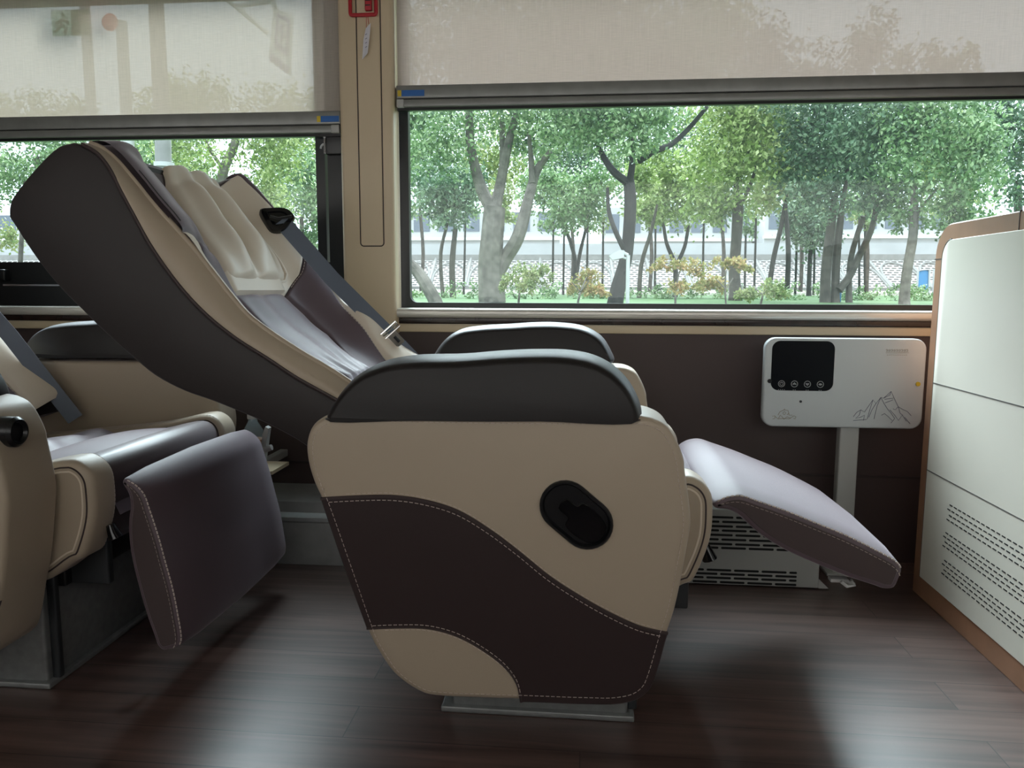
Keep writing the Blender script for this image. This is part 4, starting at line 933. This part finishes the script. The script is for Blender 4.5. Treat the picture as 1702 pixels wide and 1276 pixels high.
# hanging road sign seen through the left shade
Ys = 9.0
SG = empty('road_sign', at(470, 70, Ys), 'tilted white-edged road sign on an arm, seen through the left shade', 'sign')
def quad(mb, pts, Y, th=.03):
    v = [at(x, y, Y) for x, y in pts]; n = len(v); v2 = [p+np.array([0, th, 0]) for p in v]
    return mb.add(v+v2, [tuple(range(n)), tuple(range(2*n-1, n-1, -1))]+[(i, (i+1) % n, n+(i+1) % n, n+i) for i in range(n)])
quad(MB(), [(455,12),(486,25),(482,126),(446,98)], Ys).build('sign_plate', 'exit_white', SG, smooth=False)
mb = MB(); quad(mb, [(460,22),(481,32),(478,92),(456,78)], Ys-.02, .01); mb.build('blue_field', 'sign_blue', SG, smooth=False)
mb = MB(); quad(mb, [(463,30),(477,37),(475,80),(461,70)], Ys-.03, .01); mb.build('white_field', 'exit_white', SG, smooth=False)
mb = MB(); pxt([(471,40),(465,50),(472,58),(465,68)], Ys-.04, .018, mb); mb.build('symbol', 'sign_blue', SG)
mb = MB()
for k in range(4): pxt([(452+k*8, 90+k*6), (451+k*8, 103+k*6)], Ys-.03, .022, mb)
mb.build('sign_text', 'sign_blue', SG)
mb = MB(); pxt([(300,-60),(392,10),(444,54)], Ys, .03, mb); pxt([(392,10),(450,2)], Ys, .03, mb); pxt([(448,-20),(457,14)], Ys, .03, mb); mb.build('sign_arm', 'exit_white', SG)
c = at(300, -60, Ys); MB().tube([(c[0]-1.2, Ys, -.6), (c[0]-1.2, Ys, c[2]+.4), (c[0], Ys, c[2])], .06, 10).build('sign_post', 'grey_paint', SG)
# white camera pole
Yc = 9.5
CC = empty('camera_pole', (at(1043, 500, Yc)[0], Yc, float(ground_z(Yc))), 'white pole with a small camera beside the foot of the black trunk', 'camera')
b = at(1043, 505, Yc); t_ = at(1044, 424, Yc); MB().tube([(b[0], Yc, ground_z(Yc)-.1), (t_[0], Yc, t_[2])], .023, 12).build('pole', 'white_plastic', CC)
mb = MB(); quad(mb, [(1012,425),(1030,415),(1038,416),(1037,428),(1018,432)], Yc-.04, .10); mb.build('camera_housing', 'white_plastic', CC, smooth=False)
mb = MB(); pxt([(1036,420),(1044,424)], Yc, .02, mb); pxt([(1036,428),(1044,430)], Yc, .015, mb); mb.build('camera_arm', 'white_plastic', CC)
# blue board and small box
Yb = 22
BB = empty('blue_board', (at(1530, 485, Yb)[0], Yb, float(ground_z(Yb))), 'blue panel with white frame left of the cabinet edge, outside', 'board')
mb = MB(); quad(mb, [(1526,450),(1545,448),(1544,486),(1524,483)], Yb, .06); mb.build('board_panel', 'blue_board', BB, smooth=False)
mb = MB(); pxt([(1526,450),(1545,448),(1544,490),(1524,486)], Yb-.02, .03, mb, True); pxt([(1553,447),(1551,490)], Yb-.02, .03, mb); mb.build('board_frame', 'white_plastic', BB)
q = at(1388, 489, 12.2); BX = empty('junction_box', (q[0], 12.2, float(ground_z(12.2))), 'small dark teal box at the foot of the four-trunk cluster', 'box')
MB().box(q[0]-.08, q[0]+.08, 12.15, 12.3, ground_z(12.2), q[2]+.05, .01).build('box_body', 'blue_board', BX)
MB().box(q[0]-.01, q[0]+.05, 12.14, 12.16, q[2]-.04, q[2]-.02).build('red_stripe', 'sign_red', BX, smooth=False)
# embankment with arches
Ye = 36.5; EB = empty('embankment', (0, Ye, .8), 'pale honeycomb-paved embankment with concrete arches behind the trees', 'embankment')
zb_, zt_ = at(900, 477, Ye)[2], at(900, 436, Ye)[2]
dep = 2.0
tp_ = lambda u, v: (u, Ye+dep*v, zb_+(zt_+.25-zb_)*v)
MB().grid(tp_, [-45, 45], [0, 1]).build('paved_slope', 'honeycomb_paving', EB, smooth=False)
bw = 62/F*Ye
xs0 = at(712, 477, Ye)[0]
for i in range(-9, 17):
    xl = xs0+i*bw; k = .25 if i > 4 else 0.02
    lean = (i-1)*.045 if i > 2 else 0
    g = lambda u, v: (xl+u*bw-lean*(1-0)*(v*1.0), Ye+dep*v-.04, zb_+(zt_+.25-zb_)*v)
    MB().tube([g(.06, 0)]+[g(.5-.44*math.cos(a), .35+.50*math.sin(a)) for a in np.linspace(0, math.pi, 14)]+[g(.94, 0)], .055, 6).build('arch', 'concrete', EB)
    MB().tube([g(0, 0), g(0, 1.05)], .09, 6).build('beam', 'concrete', EB)
MB().box(-45, 45, Ye+dep-.1, Ye+dep+.3, zt_+.1, zt_+.45).build('kerb', 'concrete', EB, smooth=False)
MB().box(-60, 60, Ye-.25, Ye-.02, .6, zb_+.02).build('foot_kerb', 'concrete', EB, smooth=False)
# parapet wall and buildings
Yp = 42; z0_, z1_ = at(900, 436, Yp)[2]-.4, at(900, 405, Yp)[2]
tag(MB().box(-55, 55, Yp, Yp+.3, z0_, z1_).build('parapet', 'pale_wall', smooth=False), 'long pale parapet along the top of the embankment', 'wall')
def building(x0, x1, Yq, z1, lab, cols, rows_):
    B = empty('apartment_building', ((x0+x1)/2, Yq, .8), lab, 'building')
    MB().box(x0, x1, Yq, Yq+8, .5, z1).build('wall', 'pale_wall', B, smooth=False)
    for r_ in range(rows_):
        z = 2.0+r_*2.6
        for c_ in range(cols):
            x = x0+(c_+.5)*(x1-x0)/cols; wi = (x1-x0)/cols*.32
            MB().box(x-wi, x+wi, Yq-.06, Yq+.1, z+.5, z+1.9).build('window', 'window_dark', B, smooth=False)
        MB().box(x0-.1, x1+.1, Yq-.35, Yq, z-.15, z+.05).build('ledge', 'exit_white', B, smooth=False)
building(at(560, 400, 58)[0], at(930, 400, 58)[0], 58, 6.5, 'pale building behind the big forked trunk', 9, 2)
building(at(1000, 400, 60)[0], at(1250, 400, 60)[0], 60, 7.0, 'pale building behind the trees right of the black trunk', 7, 2)
building(at(1270, 400, 57)[0], at(1620, 400, 57)[0], 57, 6.6, 'pale building behind the dark tree cluster', 9, 2)
building(at(-120, 400, 58)[0], at(420, 400, 58)[0], 58, 6.2, 'pale building seen in left window', 10, 2)
